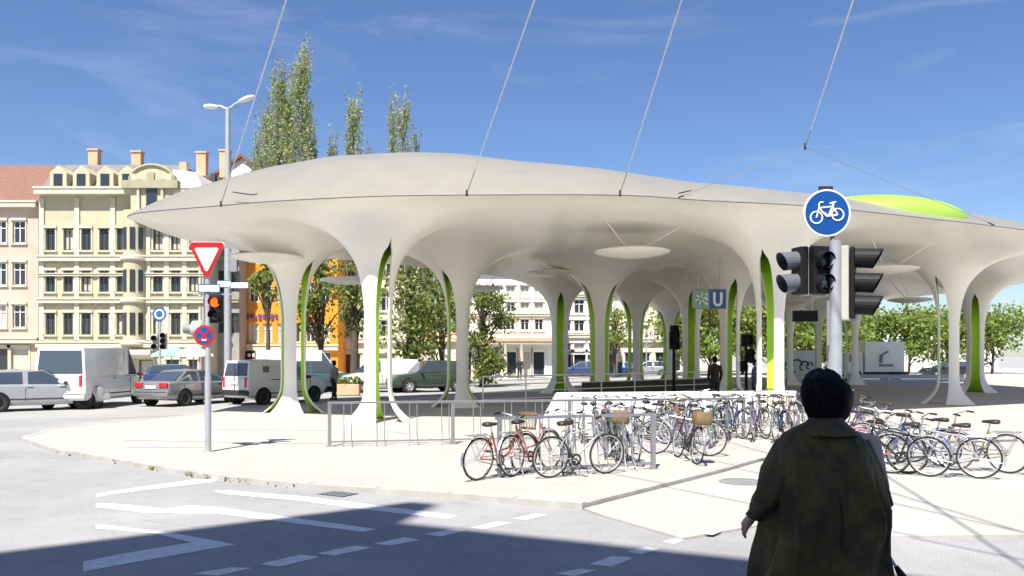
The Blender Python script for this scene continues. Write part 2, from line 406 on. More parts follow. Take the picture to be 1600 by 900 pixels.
# ------------------------------------------------------------------ canopy
RP = [(-12.1, 27.2), (-11.5, 25.3), (-8.35, 23.9), (-6.6, 23.2), (-3.65, 22.5), (-.86, 22.3), (2.9, 22.35), (5.35, 23.1), (8.05, 23.8), (10, 24.6), (12.8, 26), (17, 28.2), (22, 31.5), (27, 37), (30, 46), (30, 57), (26, 67), (18, 71), (11, 66), (6, 58), (2.5, 51), (0, 46), (-3.8, 41), (-7, 37.8), (-10.4, 34.8), (-12, 31.5)]
rim = []
for i in range(len(RP)):
    p0, p1, p2, p3 = [Vector(RP[(i+k) % len(RP)]) for k in (-1, 0, 1, 2)]
    for k in range(9):
        t = k/9
        rim.append(.5*((2*p1)+(p2-p0)*t+(2*p0-5*p1+4*p2-p3)*t*t+(3*p1-p0-3*p2+p3)*t**3))
def edge_dist(x, y):
    best = 1e9
    for i in range(len(rim)):
        a = rim[i-1]; b = rim[i]; dx, dy = b.x-a.x, b.y-a.y
        t = ((x-a.x)*dx+(y-a.y)*dy)/(dx*dx+dy*dy); t = 0 if t < 0 else (1 if t > 1 else t)
        q = (a.x+dx*t-x)**2+(a.y+dy*t-y)**2
        if q < best: best = q
    return math.sqrt(best)
def inside(x, y):
    c = False
    for i in range(len(rim)):
        a = rim[i-1]; b = rim[i]
        if (a.y > y) != (b.y > y) and x < (b.x-a.x)*(y-a.y)/(b.y-a.y)+a.x: c = not c
    return c
RIMZ = 6.32
BT = [(-11.8, 1.95), (-9.5, 2.05), (-8, 2.3), (-6, 2.45), (-3.2, 2.4), (-1.6, 2.3), (0, 2.05), (2, 1.85), (4, 1.7), (6, 1.5), (8.3, 1.45), (12, 1.45), (17, 1.5), (30, 1.5)]
def top_z(x, y, e): return RIMZ+.03+interp(BT, x)*(1-(1-min(e/6, 1))**2)
COLS = [  # x, depth, leg azimuth, kind of profile scale
    (X(458, 28), 28, -90), (X(590, 24.4), 24.4, -118), (X(1204, 26), 26, -62), (X(716, 31.5), 31.5, -66), (X(937, 36), 36, -95), (X(875, 43), 43, -30),
    (X(993, 47), 47, -90), (X(1080, 42), 42, -40), (X(1140, 35.5), 35.5, -150), (X(1046, 57), 57, -100), (X(1332, 56), 56, -90), (X(1284, 64), 64, -20),
    (X(1230, 55), 55, -75), (17.6, 33.5, -90), (24.5, 44, -60)]
PROF = [(.42, 3.3), (.46, 3.8), (.54, 4.3), (.68, 4.75), (.86, 5.05), (1.1, 5.33), (1.4, 5.56), (1.8, 5.77), (2.4, 6.0), (3.2, 6.2), (4.2, 6.38), (5.5, 6.5), (9, 6.6)]
def P(r):
    # smooth interpolation of the trumpet profile (Catmull-Rom in r)
    if r >= 9: return 6.6
    for i in range(len(PROF)-1):
        if r <= PROF[i+1][0]:
            (r1, z1), (r2, z2) = PROF[i], PROF[i+1]
            r0, z0 = PROF[max(i-1, 0)]; r3, z3 = PROF[min(i+2, len(PROF)-1)]
            m1 = (z2-z0)/(r2-r0); m2 = (z3-z1)/(r3-r1); h = r2-r1; t = (r-r1)/h
            return (2*t**3-3*t*t+1)*z1+(t**3-2*t*t+t)*h*m1+(-2*t**3+3*t*t)*z2+(t**3-t*t)*h*m2
    return PROF[0][1]
CR = 1.25
def under_z(x, y, e=None):
    zs = [P(max(.42, math.hypot(x-c[0], y-c[1]))) for c in COLS]
    k = .16; mn = min(zs)
    z = mn-k*math.log(sum(math.exp(-(q-mn)/k) for q in zs)) if mn > 5.35 else mn
    if mn > 5.35: z = lerp(mn, z, smooth01((mn-5.35)/.4))
    if e is None: e = edge_dist(x, y)
    t = smooth01(e/1.5)
    zr = min(RIMZ-.02, z+.55*(1) if z < RIMZ-.57 else RIMZ-.02)
    zr = RIMZ-.02
    return lerp(zr, z, max(t, 0))
def cdt_surface(holes, step, pad):
    pts = [(p.x, p.y) for p in rim]; seen = len(pts)
    for c in holes:
        for rr in (CR, CR*1.2, CR*1.45, CR*1.8, CR*2.2):
            n = 48 if rr == CR else 40
            for j in range(n):
                a = 2*PI*(j+.0)/n; p = (c[0]+rr*math.cos(a), c[1]+rr*math.sin(a))
                if rr == CR or (inside(*p) and edge_dist(*p) > .15 and all(math.hypot(p[0]-q[0], p[1]-q[1]) > rr-.01 for q in holes if q is not c)): pts.append(p)
    off = [.12, .3, .6, 1.0, 1.5]
    for o_ in off:
        for i in range(0, len(rim)):
            t = (rim[(i+1) % len(rim)]-rim[i-1]).normalized(); p = (rim[i].x-t.y*o_, rim[i].y+t.x*o_)
            if inside(*p) and edge_dist(*p) > o_*.9 and all(math.hypot(p[0]-q[0], p[1]-q[1]) > CR*1.02 for q in holes): pts.append(p)
    y = 22.0; row = 0
    while y < 72:
        st = step*(1 if y < 40 else 1.8)
        x = -13+(row % 2)*st*.5
        while x < 31:
            if inside(x, y) and edge_dist(x, y) > 1.7 and all(math.hypot(x-q[0], y-q[1]) > CR*2.3 for q in holes): pts.append((x, y))
            x += st
        y += st*.86; row += 1
    res = geometry.delaunay_2d_cdt([Vector(p) for p in pts], [(i, (i+1) % seen) for i in range(seen)], [], 0, 1e-4)
    V, Fc = res[0], res[2]; keep = []
    for f in Fc:
        cx_ = sum(V[i].x for i in f)/len(f); cy_ = sum(V[i].y for i in f)/len(f)
        if not inside(cx_, cy_): continue
        if any(math.hypot(cx_-q[0], cy_-q[1]) < CR*.985 for q in holes): continue
        keep.append(tuple(f))
    return V, keep
canopy = empty('station_canopy', (0, 24, 0), 0, 'white wavy tram station roof on trumpet shaped columns with lime green slots', 'station roof')
canopy_loc = Vector((0, 24, 0))
V, Fc = cdt_surface(COLS, .55, 0)
ez = [edge_dist(v.x, v.y) for v in V]
def normal_of(fn, x, y, h=.04):
    gx = (fn(x+h, y)-fn(x-h, y))/(2*h); gy = (fn(x, y+h)-fn(x, y-h))/(2*h); return Vector((-gx, -gy, 1)).normalized()
me = bpy.data.meshes.new('ceiling'); me.from_pydata([Vector((v.x, v.y, min(under_z(v.x, v.y, e), top_z(v.x, v.y, e)-.12) if e > .02 else RIMZ-.02))-canopy_loc for v, e in zip(V, ez)], [], Fc)
me.materials.append(M['ceiling'])
for p in me.polygons:
    if p.normal.z > 0: p.flip()
me.shade_smooth()
nrm = []
for v, e in zip(V, ez):
    if e < .1: nrm.append((0, 0, 0))
    else: nrm.append(tuple(-normal_of(under_z, v.x, v.y)))
me.normals_split_custom_set_from_vertices(nrm)
link('ceiling', me, canopy)
V2, F2 = cdt_surface([], .6, 0)
e2 = [edge_dist(v.x, v.y) for v in V2]
me = bpy.data.meshes.new('roof_shell'); me.from_pydata([Vector((v.x, v.y, top_z(v.x, v.y, e) if e > .02 else RIMZ+.02))-canopy_loc for v, e in zip(V2, e2)], [], F2)
for p in me.polygons:
    if p.normal.z < 0: p.flip()
me.materials.append(M['shell']); me.shade_smooth(); link('roof_shell', me, canopy)
mb = MB(); nr = len(rim)
for i in range(nr):
    a, b = rim[i-1], rim[i]
    mb.quad((a.x, a.y-24, RIMZ-.021), (b.x, b.y-24, RIMZ-.021), (b.x, b.y-24, RIMZ+.021), (a.x, a.y-24, RIMZ+.021))
mb.build('rim_edge', M['shell'], canopy, smooth=True)
mb = MB(); ro = [rim[i]+Vector(((rim[(i+1) % nr]-rim[i-1]).normalized().y, -(rim[(i+1) % nr]-rim[i-1]).normalized().x))*.012 for i in range(nr)]
mb.tube([(p.x, p.y-24, RIMZ) for p in ro], .016, 5, closed=True); mb.build('rim_seam', M['grey'], canopy)

def column(c):
    x0, y0, az = c; az = R(az); y0l = y0-24
    zs = [.0, .03, .1, .2, .35, .55, .8, 1.1, 1.5, 2.0, 2.6, 3.3, 3.8, 4.2, 4.5, 4.75, 4.95, 5.1, 5.25, 5.38]
    def rad(z):
        if z <= 3.3: return .42+.62*max(0, 1-z/1.1)**2.6
        lo, hi = .42, 2.
        for _ in range(30):
            m_ = (lo+hi)/2
            if P(m_) < z: lo = m_
            else: hi = m_
        return lo
    zend = P(CR); zs = [z for z in zs if z < zend-.05]+[zend]
    TH = .055; mb = MB(); half = PI/3
    def slot(z):                      # half angle of the opening
        if z < 3.5: return R(30)*(1-.15*max(0, 1-z/.8))
        if z >= 5.12: return 0
        return R(30)*math.sqrt(max(0, (5.12-z)/1.62))
    def lsub(z): return z
    vn = []
    NJ = 8
    for k in range(3):
        a0 = az+k*2*PI/3
        grid_o = []; grid_i = []
        for z in zs:
            r = rad(z); hw = half-slot(z)
            rowo = []; rowi = []
            for j in range(2*NJ+1):
                a = a0+hw*(j/NJ-1); zz = z+PZ if z < 1.2 else z+PZ*max(0, 1-(z-1.2)/2)
                if r > .85 and z > 4: zz = lerp(zz, under_z(x0+r*math.cos(a), y0+r*math.sin(a)), smooth01((r-.85)/(CR-.05-.85)))
                rowo.append((x0+r*math.cos(a), y0l+r*math.sin(a), zz))
                ri = max(.05, r-TH) if z < 4.4 else max(.05, r-TH*1.2)
                rowi.append((x0+ri*math.cos(a), y0l+ri*math.sin(a), zz+(.02 if z > 4.6 else 0)))
            grid_o.append(rowo); grid_i.append(rowi)
        nrow = len(zs); nc = 2*NJ+1
        vs = [p for r_ in grid_o for p in r_]+[p for r_ in grid_i for p in r_]; off = nrow*nc
        fo = []; fi = []; fe = []
        for i in range(nrow-1):
            for j in range(nc-1):
                q = (i*nc+j, i*nc+j+1, (i+1)*nc+j+1, (i+1)*nc+j); fo.append(q); fi.append(tuple(off+t for t in q[::-1]))
            if slot(zs[i]) > 0 or slot(zs[i+1]) > 0:
                for j in (0, nc-1):
                    q = (i*nc+j, (i+1)*nc+j, off+(i+1)*nc+j, off+i*nc+j); fe.append(q if j else q[::-1])
        o = len(mb.v); mb.v += vs
        for fs, mi in ((fo, 0), (fi, 1), (fe, 0)):
            mb.f += [tuple(o+t for t in f) for f in fs]; mb.m += [mi]*len(fs)
    me = mb.mesh('column', [M['ceiling'], M['lime']], fix=False)
    me.shade_smooth(); me.set_sharp_from_angle(angle=R(60))
    link('column', me, canopy)
for c in COLS: column(c)
# lime skylight hood on the right of the roof
sk = MB(); sx, sy = 12.75, 28.5; rings = []
for i in range(9):
    t = i/8; rr = math.cos(t*PI/2*.98); z = 6.70+math.sin(t*PI/2)*.74
    rings.append([(sx+2.75*rr*math.cos(2*PI*j/40), sy-24+1.7*rr*math.sin(2*PI*j/40), z-.06*(math.cos(2*PI*j/40)*rr)*2) for j in range(40)])
rings.insert(0, [(p[0], p[1], 6.3) for p in rings[0]])
sk.loft(rings); sk.build('skylight_hood', M['lime_roof'], canopy, smooth=True, angle=70)

# hanging lamp discs
disc_me = MB(); disc_me.lathe([(.001, .10), (.5, .10), (1.0, .055), (1.18, .01), (1.2, -.02), (1.12, -.06), (.7, -.15), (.25, -.205), (.001, -.21)], 48)
disc_mesh = disc_me.mesh('shade', M['ceiling'], smooth=True, angle=50)
DISCS = [(988, 26.5, 393, 1.0, 'largest pale lamp disc hanging at the front between the arches'), (862, 36, 426, .95, 'lamp disc hanging in front of the column with the bright green slot'),
         (420, 27.2, 402, .98, 'lamp disc hanging beside the leftmost column'), (545, 35, 437, 1, 'lamp disc half hidden behind the second column from the left'),
         (748, 37, 450, .95, 'lamp disc hanging in front of the white houses, thin rods above'), (1162, 37, 434, 1, 'lamp disc hanging above and right of the blue U sign'),
         (1385, 31, 420, .95, 'lamp disc at the right behind the black signal heads'), (1422, 44, 468, .95, 'far lamp disc low at the right against the sky'), (1235, 48, 471, .95, 'far lamp disc above the black hanging display')]
for px, d, py, s, lb in DISCS:
    x, z = X(px, d), Z(py, d)
    e = empty('hanging_lamp', (x, d, z), 0, lb, 'lamp', 'lamp discs hanging under the station roof')
    o = link('shade', disc_mesh, e); o.scale = (s, s, s)
    for a in (PI*.5+.3, PI*1.17+.3, PI*1.83+.3):
        q = MB(); tx, ty = 1.55*math.cos(a), 1.55*math.sin(a)
        if not inside(x+tx, d+ty): tx, ty = tx*.4, ty*.4
        tz = under_z(x+tx, d+ty)-z+.05
        q.tube([(tx*.2, ty*.2, .09), (tx, ty, tz)], .016, 6); q.build('rod', M['ceiling'], e)

# U sign
d = 33.5
us = empty('station_sign', (X(1108, d), d, Z(467, d)), 0, 'hanging sign board with a white letter U on blue and a pale green half', 'station sign')
wd, ht = 1.36, .80
mb = MB(); mb.box((0, .04, 0), (wd, .12, ht)); mb.build('sign_case', M['grey'], us, bevel=.012)
mb = MB(); mb.box((-wd*.25, -.028, 0), (wd*.49, .012, ht*.93)); mb.build('green_panel', M['pale_green'], us)
mb = MB(); mb.box((wd*.25, -.028, 0), (wd*.49, .012, ht*.93)); mb.build('blue_panel', M['sign_blue'], us)
pts = [(-.14, .27), (-.14, -.1)]+[(-.14*math.cos(t), -.1-.16*math.sin(t)) for t in [PI*i/10 for i in range(1, 10)]]+[(.14, -.1), (.14, .27)]
mb = MB(); hw = .05
for i in range(len(pts)-1):
    a, b = Vector(pts[i]), Vector(pts[i+1])
    def nn(k):
        t = (Vector(pts[min(k+1, len(pts)-1)])-Vector(pts[max(k-1, 0)])).normalized(); return Vector((-t.y, t.x))*hw
    na, nb = nn(i), nn(i+1); ox = wd*.25
    mb.prism([(a.x-na.x+ox, a.y-na.y), (b.x-nb.x+ox, b.y-nb.y), (b.x+nb.x+ox, b.y+nb.y), (a.x+na.x+ox, a.y+na.y)], -.046, -.036)
mb.build('letter_u', M['white'], us)
mb = MB()
for k in range(6):
    a = k*PI/3+.3; q = (-wd*.25+.16*math.cos(a), -.04, .16*math.sin(a)); mb.box(q, (.17, .012, .05), tilt=('Y', -a))
for k in range(3): mb.box((-wd*.25+.22, -.041, -.2+k*.19), (.1, .012, .07))
mb.build('emblem', M['white'], us)
mb = MB()
for s in (-.45, .45): mb.tube([(s, .04, ht/2-.02), (s, .04, under_z(us.location.x+s, d)-us.location.z+.04)], .022, 8)
mb.build('hanger', M['steel'], us)
# black hanging display
d = 30
hd = empty('hanging_display', (X(1258, d), d, Z(494, d)), 0, 'small black information display hanging under the roof left of the grey signal pole', 'display')
mb = MB(); mb.box((0, 0, 0), (.88, .16, .40)); mb.build('case', M['black'], hd, bevel=.02)
mb = MB(); mb.box((0, -.085, 0), (.78, .012, .31)); mb.build('screen', M['screen'], hd)
mb = MB(); mb.tube([(.26, 0, .18), (.26, 0, under_z(hd.location.x+.26, d)-hd.location.z+.04)], .02, 8); mb.build('hanger', M['steel'], hd)

# ------------------------------------------------------------------ low white stair wall, railing, bench slab
mb = MB(); a, b = Vector((.92, 24.7)), Vector((8.9, 26.0)); t = (b-a).normalized(); n = Vector((-t.y, t.x)); ln = (b-a).length
def AP(s, o, z): q = a+t*s+n*o; return (q.x, q.y, z)
prof = [(0, PZ), (ln, PZ), (ln, .90), (.45, .90)]
f = [AP(s, 0, z) for s, z in prof]; g = [AP(s, .28, z) for s, z in prof]
mb.add(f+g, [(0, 1, 2, 3), (7, 6, 5, 4), (0, 4, 5, 1), (1, 5, 6, 2), (2, 6, 7, 3), (3, 7, 4, 0)])
tag(mb.build('stair_wall', M['low_wall'], bevel=.03), 'low white parapet wall with sloping left end behind the bicycles', 'wall')
rl = empty('railing', (-1.0, 28.6, PZ), 0, 'pale metal railing with several bars around the dark stairwell', 'railing')
rb = Vector((12.0, 10.6)); rl_len = rb.length; rt = rb.normalized()
for h, r_ in ((1.2, .03), (.92, .018), (.66, .018), (.4, .018)):
    mb = MB(); mb.tube([(0, 0, h), (rb.x, rb.y, h)], r_*1.15, 6); mb.build('rail', M['white'], rl, smooth=True)
for k in range(9):
    mb = MB(); q = rt*(rl_len*k/8); mb.tube([(q.x, q.y, 0), (q.x, q.y, 1.2)], .026, 6); mb.build('post', M['white'], rl, smooth=True)
mb = MB(); nn_ = Vector((-rt.y, rt.x)); ang = math.atan2(rt.y, rt.x)
q = Vector((-1.0, 28.6))+rt*(rl_len*.69)+nn_*1.2
mb.box((q.x, q.y, PZ+.42), (rl_len*.60, .2, .84), rz=ang)
tag(mb.build('stairwell_parapet', M['stair_wall']), 'dark brown parapet of the stairwell seen through the pale railing', 'wall')
# ------------------------------------------------------------------ bicycle stands
def stand(name, p0, p1, posts, hoops, label, low=.1):
    a, b = Vector(p0), Vector(p1); e = empty(name, (a.x, a.y, PZ), math.atan2(b.y-a.y, b.x-a.x), label, 'bicycle stand'); ln = (b-a).length
    for s in posts:
        q = MB(); q.box((s*ln, 0, .475), (.075, .06, .95)); q.box((s*ln, 0, .004), (.16, .14, .016)); q.build('post', M['steel'], e, bevel=.006)
    q = MB(); q.box((ln/2, 0, .925), (ln-.02, .05, .05)); q.build('top_rail', M['steel'], e, bevel=.008)
    q = MB(); q.box((ln/2, .002, low), (ln-.02, .03, .035)); q.build('bottom_rail', M['steel'], e, bevel=.005)
    for s in hoops:
        q = MB(); x_ = s*ln; w_ = .08
        q.tube([(x_-w_, .0, .90), (x_-w_, -.01, .5), (x_-w_+.005, -.05, .2), (x_-w_-.02, -.16, .01)], .010, 6)
        q.tube([(x_+w_, .0, .90), (x_+w_, -.01, .5), (x_+w_-.005, -.05, .2), (x_+w_+.02, -.16, .01)], .010, 6)
        q.build('hoop', M['steel'], e, smooth=True)
    return e
stand('bicycle_stand', (-3.86, 17.6), (5.4, 19.4), (0, .278, .556, .82, 1), [(.04+i*.0735) for i in range(13)], 'long grey bicycle stand of rails and hoops, empty at its left end')
stand('bicycle_stand', (-.28, 13.25), (2.40, 14.15), (.03, 1), [.12, .3, .52, .66, .83], 'short grey bicycle stand nearest the road with bicycles leaning on it')

# ------------------------------------------------------------------ bicycles
def bike_meshes():
    W = .335; rear = Vector((-.5, 0, W)); front = Vector((.55, 0, W)); bb = Vector((-.06, 0, .28)); seat = Vector((-.22, 0, .72)); head = Vector((.33, 0, .80)); headl = Vector((.37, 0, .66))
    D = {}
    def tor(r, rr, n=28, m_=7):
        q = MB(); q.tube([(r*math.cos(2*PI*i/n), 0, r*math.sin(2*PI*i/n)) for i in range(n)], rr, m_, closed=True); return q
    D['tyre'] = tor(W-.014, .0145).mesh('wheel', M['tyre'], smooth=True)
    D['rim'] = tor(W-.038, .010, 28, 5).mesh('rim', M['alloy'], smooth=True)
    q = MB()
    for i in range(18):
        a = 2*PI*i/18; s = .02 if i % 2 else -.02
        q.tube([(.02*math.cos(a+.5), s, .02*math.sin(a+.5)), ((W-.04)*math.cos(a), 0, (W-.04)*math.sin(a))], .0022, 3, caps=False)
    q.lathe([(.001, -.045), (.022, -.04), (.022, .04), (.001, .045)], 8, axis='y'); D['spokes'] = q.mesh('spokes', M['alloy'])
    def frame(low):
        q = MB()
        if low: q.tube([headl+Vector((0, 0, .04)), Vector((.16, 0, .45)), Vector((-.13, 0, .42))], .016, 8); q.tube([headl, Vector((.18, 0, .36)), bb], .018, 8)
        else: q.tube([head-Vector((0, 0, .03)), seat-Vector((0, 0, .04))], .015, 8); q.tube([headl, bb], .018, 8)
        q.tube([bb, seat], .016, 8); q.tube([headl-Vector((-.01, 0, .03)), head], .02, 8)
        for s in (-.05, .05):
            q.tube([bb+Vector((0, s*.6, 0)), rear+Vector((0, s, 0))], .009, 6); q.tube([seat-Vector((0, -s*.3, .05)), rear+Vector((0, s, 0))], .008, 6)
        return q.mesh('frame', BP['silver'], smooth=True)
    D['frame'] = frame(False); D['frame_low'] = frame(True)
    q = MB()
    for s in (-.045, .045): q.tube([headl+Vector((0, s*.6, 0)), Vector((.45, s, .48)), front+Vector((0, s, 0))], [.012, .011, .008], 6)
    q.tube([headl+Vector((0, -.04, 0)), headl+Vector((0, .04, 0))], .013, 6); D['fork'] = q.mesh('fork', BP['silver'], smooth=True)
    q = MB(); st = head+Vector((-.03, 0, .14))
    q.tube([head, st], .012, 6); q.tube([st+Vector((-.17, -.29, .03)), st+Vector((-.06, -.24, .05)), st+Vector((.03, -.1, .01)), st, st+Vector((.03, .1, .01)), st+Vector((-.06, .24, .05)), st+Vector((-.17, .29, .03))], .011, 6)
    D['handlebar'] = q.mesh('handlebar', M['chrome'], smooth=True)
    for s, k_ in ((-1, 'grip_l'), (1, 'grip_r')):
        q = MB(); q.tube([st+Vector((-.18, s*.293, .029)), st+Vector((-.07, s*.25, .049))], .016, 8); D[k_] = q.mesh('grip', M['black'], smooth=True)
    q = MB(); q.tube([seat, seat+Vector((-.03, 0, .12))], .013, 6); D['seat_post'] = q.mesh('seat_post', M['chrome'], smooth=True)
    rings = []; sp = seat+Vector((-.03, 0, .13))
    for xx, hw_, hz in ((-.14, .03, .02), (-.13, .075, .045), (-.06, .085, .05), (.02, .05, .04), (.10, .022, .032), (.14, .012, .018)):
        rings.append([sp+Vector((xx, hw_*math.cos(t), hz*math.sin(t)*(.6 if math.sin(t) < 0 else 1))) for t in [2*PI*i/10 for i in range(10)]])
    q = MB(); q.loft(rings); D['saddle'] = q.mesh('saddle', M['leather'], smooth=True, angle=80)
    q = MB(); q.lathe([(.06, -.055), (.095, -.055), (.095, -.05), (.06, -.05)], 18, bb, axis='y')
    q.tube([bb+Vector((0, -.07, 0)), bb+Vector((.11, -.08, -.13))], .01, 6); q.tube([bb+Vector((0, .07, 0)), bb+Vector((-.11, .08, .13))], .01, 6); q.tube([bb-Vector((0, .07, 0)), bb+Vector((0, .07, 0))], .016, 8)
    q.box(bb+Vector((.11, -.13, -.13)), (.09, .09, .02)); q.box(bb+Vector((-.11, .13, .13)), (.09, .09, .02))
    q.tube([bb+Vector((0, -.052, .09)), rear+Vector((0, -.052, .035))], .006, 4); q.tube([bb+Vector((0, -.052, -.09)), rear+Vector((0, -.052, -.035))], .006, 4)
    D['crank'] = q.mesh('crankset', M['dark'])
    def guard(c, a0, a1):
        q = MB(); n = 14; ro_, wv = W+.018, .022; pr = []
        for i in range(n+1):
            a = lerp(a0, a1, i/n)
            pr.append([c+Vector((ro_*math.cos(a), -wv, ro_*math.sin(a))), c+Vector(((ro_+.014)*math.cos(a), 0, (ro_+.014)*math.sin(a))), c+Vector((ro_*math.cos(a), wv, ro_*math.sin(a)))])
        for i in range(n):
            for j in range(2): q.quad(pr[i][j], pr[i][j+1], pr[i+1][j+1], pr[i+1][j])
        e_ = c+Vector((ro_*math.cos(a1*.97+a0*.03), 0, ro_*math.sin(a1*.97+a0*.03)))
        for s in (-.05, .05): q.tube([c+Vector((0, s, 0)), e_+Vector((0, s*.5, 0))], .003, 4)
        return q.mesh('mudguard', M['steel'], smooth=True, angle=70)
    D['guard_r'] = guard(rear, R(30), R(195)); D['guard_f'] = guard(front, R(-10+20), R(150))
    q = MB()
    for s in (-.06, .06): q.tube([seat+Vector((-.05, s, -.03)), Vector((-.75, s, .71))], .006, 5); q.tube([Vector((-.68, s, .71)), rear+Vector((0, s, .02))], .005, 5)
    for k in range(4): q.tube([(-.72+k*.12, -.06, .712), (-.72+k*.12, .06, .712)], .005, 5)
    D['rack'] = q.mesh('luggage_rack', M['steel'])
    q = MB(); bc = Vector((.62, 0, .86)); cr_ = []
    for z, s in ((-.12, .8), (.12, 1.0)): cr_.append([bc+Vector((.13*s*math.cos(t), .17*s*math.sin(t), z)) for t in [2*PI*i/16 for i in range(16)]])
    for rg in cr_: q.tube(rg, .011, 5, closed=True)
    for i in range(16): q.tube([cr_[0][i], cr_[1][i]], .005, 4); q.tube([cr_[0][i], cr_[1][(i+1) % 16]], .004, 4)
    q.loft([[p*1.0 for p in cr_[0]], [Vector((lerp(bc.x, p.x, .1), lerp(bc.y, p.y, .1), p.z)) for p in cr_[0]]], caps=False)
    D['basket'] = q.mesh('basket', M['wicker'])
    q = MB(); rings = []
    for z, k in ((.0, .9), (.03, 1), (.16, 1), (.22, .9)): rings.append([Vector((-.6+.17*k*(1 if math.cos(t) > 0 else -1)*abs(math.cos(t))**.5, .16*k*(1 if math.sin(t) > 0 else -1)*abs(math.sin(t))**.5, .72+z)) for t in [2*PI*i/16 for i in range(16)]])
    q.loft(rings); D['bag'] = q.mesh('bag', M['wicker'], smooth=True)
    q = MB(); q.lathe([(.001, 0), (.035, .0), (.03, -.06), (.001, -.07)], 10, Vector((.43, 0, .70)), axis='x'); D['lamp'] = q.mesh('headlamp', M['chrome'], smooth=True)
    return D
BM = bike_meshes(); bike_rear, bike_front = Vector((-.5, 0, .335)), Vector((.55, 0, .335))
def make_bike(low=False, basket=False, rack=True, guards=True, bag=False):
    e = empty('bicycle', (0, 0, 0))
    link('frame', BM['frame_low' if low else 'frame'], e); link('fork', BM['fork'], e)
    for p in (bike_rear, bike_front):
        w_ = link('wheel', BM['tyre'], e); w_.location = p; link('rim', BM['rim'], w_); link('spokes', BM['spokes'], w_)
    for k, nm in (('handlebar', 'handlebar'), ('grip_l', 'grip'), ('grip_r', 'grip'), ('seat_post', 'seat_post'), ('saddle', 'saddle'), ('crank', 'crankset'), ('lamp', 'headlamp')): link(nm, BM[k], e)
    if guards: link('mudguard', BM['guard_r'], e); link('mudguard', BM['guard_f'], e)
    if rack: link('luggage_rack', BM['rack'], e)
    if basket: link('basket', BM['basket'], e)
    if bag: link('bag', BM['bag'], e)
    return e
protos = {}
def bike(px, py, ang, col, label, style='std', group='bicycles parked around the stands', lean=4, z=PZ, anchor='rear'):
    """px,py: photo pixel of the contact point of one wheel; ang: heading in degrees"""
    if style not in protos:
        kw = dict(std={}, low=dict(low=True), basket=dict(low=True, basket=True), sport=dict(rack=False, guards=False), bag=dict(low=True, bag=True))[style]
        o = make_bike(**kw); protos[style] = o
    else: o = copy_tree(protos[style])
    x, y = G(px, py, z); a = R(ang); off = bike_rear.x if anchor == 'rear' else bike_front.x
    o.location = (x-math.cos(a)*off, y-math.sin(a)*off, z+.0); o.rotation_euler = (R(lean), 0, a)
    for ch in o.children:
        if ch.name.split('.')[0] in ('frame', 'fork'):
            ch.material_slots[0].link = 'OBJECT'; ch.material_slots[0].material = BP[col]
    return tag(o, label, 'bicycle', group)
bike(746, 751, 47, 'orange', 'orange red bicycle at the left end of the short stand, dark basket in front', 'basket', lean=3)
bike(801, 745, 52, 'pink', 'pale red bicycle second from the left at the short stand', 'low', lean=-4)
bike(859, 747, 27, 'silver', 'silver bicycle seen almost side on, its wheel nearest the road at the short stand', 'sport', lean=5)
bike(880, 741, 80, 'white', 'white bicycle behind the silver one seen end on at the short stand', 'std', lean=5)
bike(962, 722, 84, 'gold', 'brown bicycle with a bag on its rack, seen end on inside the short stand', 'bag', lean=6)
bike(975, 724, 98, 'black', 'black bicycle leaning between brown and silver ones in the short stand', 'std', lean=-7)
bike(992, 727, 95, 'silver', 'silver grey bicycle beside the right end post of the short stand', 'std', lean=4)
bike(948, 716, 76, 'green', 'dark green bicycle with low frame left of the brown one', 'low', lean=-4)
bike(908, 692, 88, 'white', 'white bicycle leaning on the long stand right of its middle post', 'std', lean=5)
bike(931, 691, 80, 'silver', 'pale bicycle second to the right of the middle post of the long stand', 'low', lean=-5)
bike(951, 690, 92, 'red', 'red bicycle standing behind the brown bicycle at the long stand', 'std', lean=3)
bike(1040, 694, 140, 'black', 'black framed bicycle turned with its wheel out, right of the end post', 'std', lean=5)
bike(1033, 686, 70, 'black', 'black bicycle seen end on just right of the end post', 'std', lean=-3)
bike(1064, 683, 100, 'gold', 'bronze bicycle with open handlebar behind the fallen looking one', 'sport', lean=4)
bike(1088, 726, 97, 'black', 'black bicycle standing alone in front, seen from its rear wheel', 'bag', lean=5)
bike(1108, 713, 160, 'silver', 'bicycle with its large wheel turned outward beside the lone black one', 'std', lean=7, anchor='rear')
bike(1075, 705, 85, 'orange', 'rust red bicycle tucked behind the lone black bicycle', 'basket', lean=-6)
bk = [(1056, 698, 62, 'blue', 'std'), (1098, 696, 118, 'silver', 'low'), (1112, 700, 70, 'green', 'std'), (1014, 688, 108, 'white', 'low'), (1122, 683, 60, 'black', 'std'), (1140, 688, 75, 'green', 'low'), (1160, 686, 105, 'blue', 'std'), (1178, 690, 70, 'violet', 'low'), (1196, 686, 95, 'silver', 'std'), (1212, 691, 60, 'blue', 'basket'), (1232, 688, 100, 'black', 'std'),
      (1128, 668, 120, 'silver', 'std'), (1152, 668, 85, 'black', 'std'), (1186, 668, 75, 'white', 'low'), (1222, 668, 110, 'gold', 'std'), (1248, 690, 80, 'pink', 'low'), (1262, 676, 90, 'silver', 'std')]
for i, (px, py, a, c, s) in enumerate(bk[4:]):
    nm = {'std': 'diamond frame', 'low': 'low step frame', 'basket': 'wicker basket'}[s]
    bike(px, py, a, c, '%s %s bicycle in the crowded %s row, %s' % (c, nm, 'back' if py < 672 else 'front', ['next to the lone black one', 'left of the column', 'left of the column legs', 'before the column legs', 'right beside the column', 'right of the column', 'left of the dark coat'][max(0, min(6, int((px-1120)/20)))]), s, 'bicycles crowded under the right front column', lean=random.uniform(-7, 7))
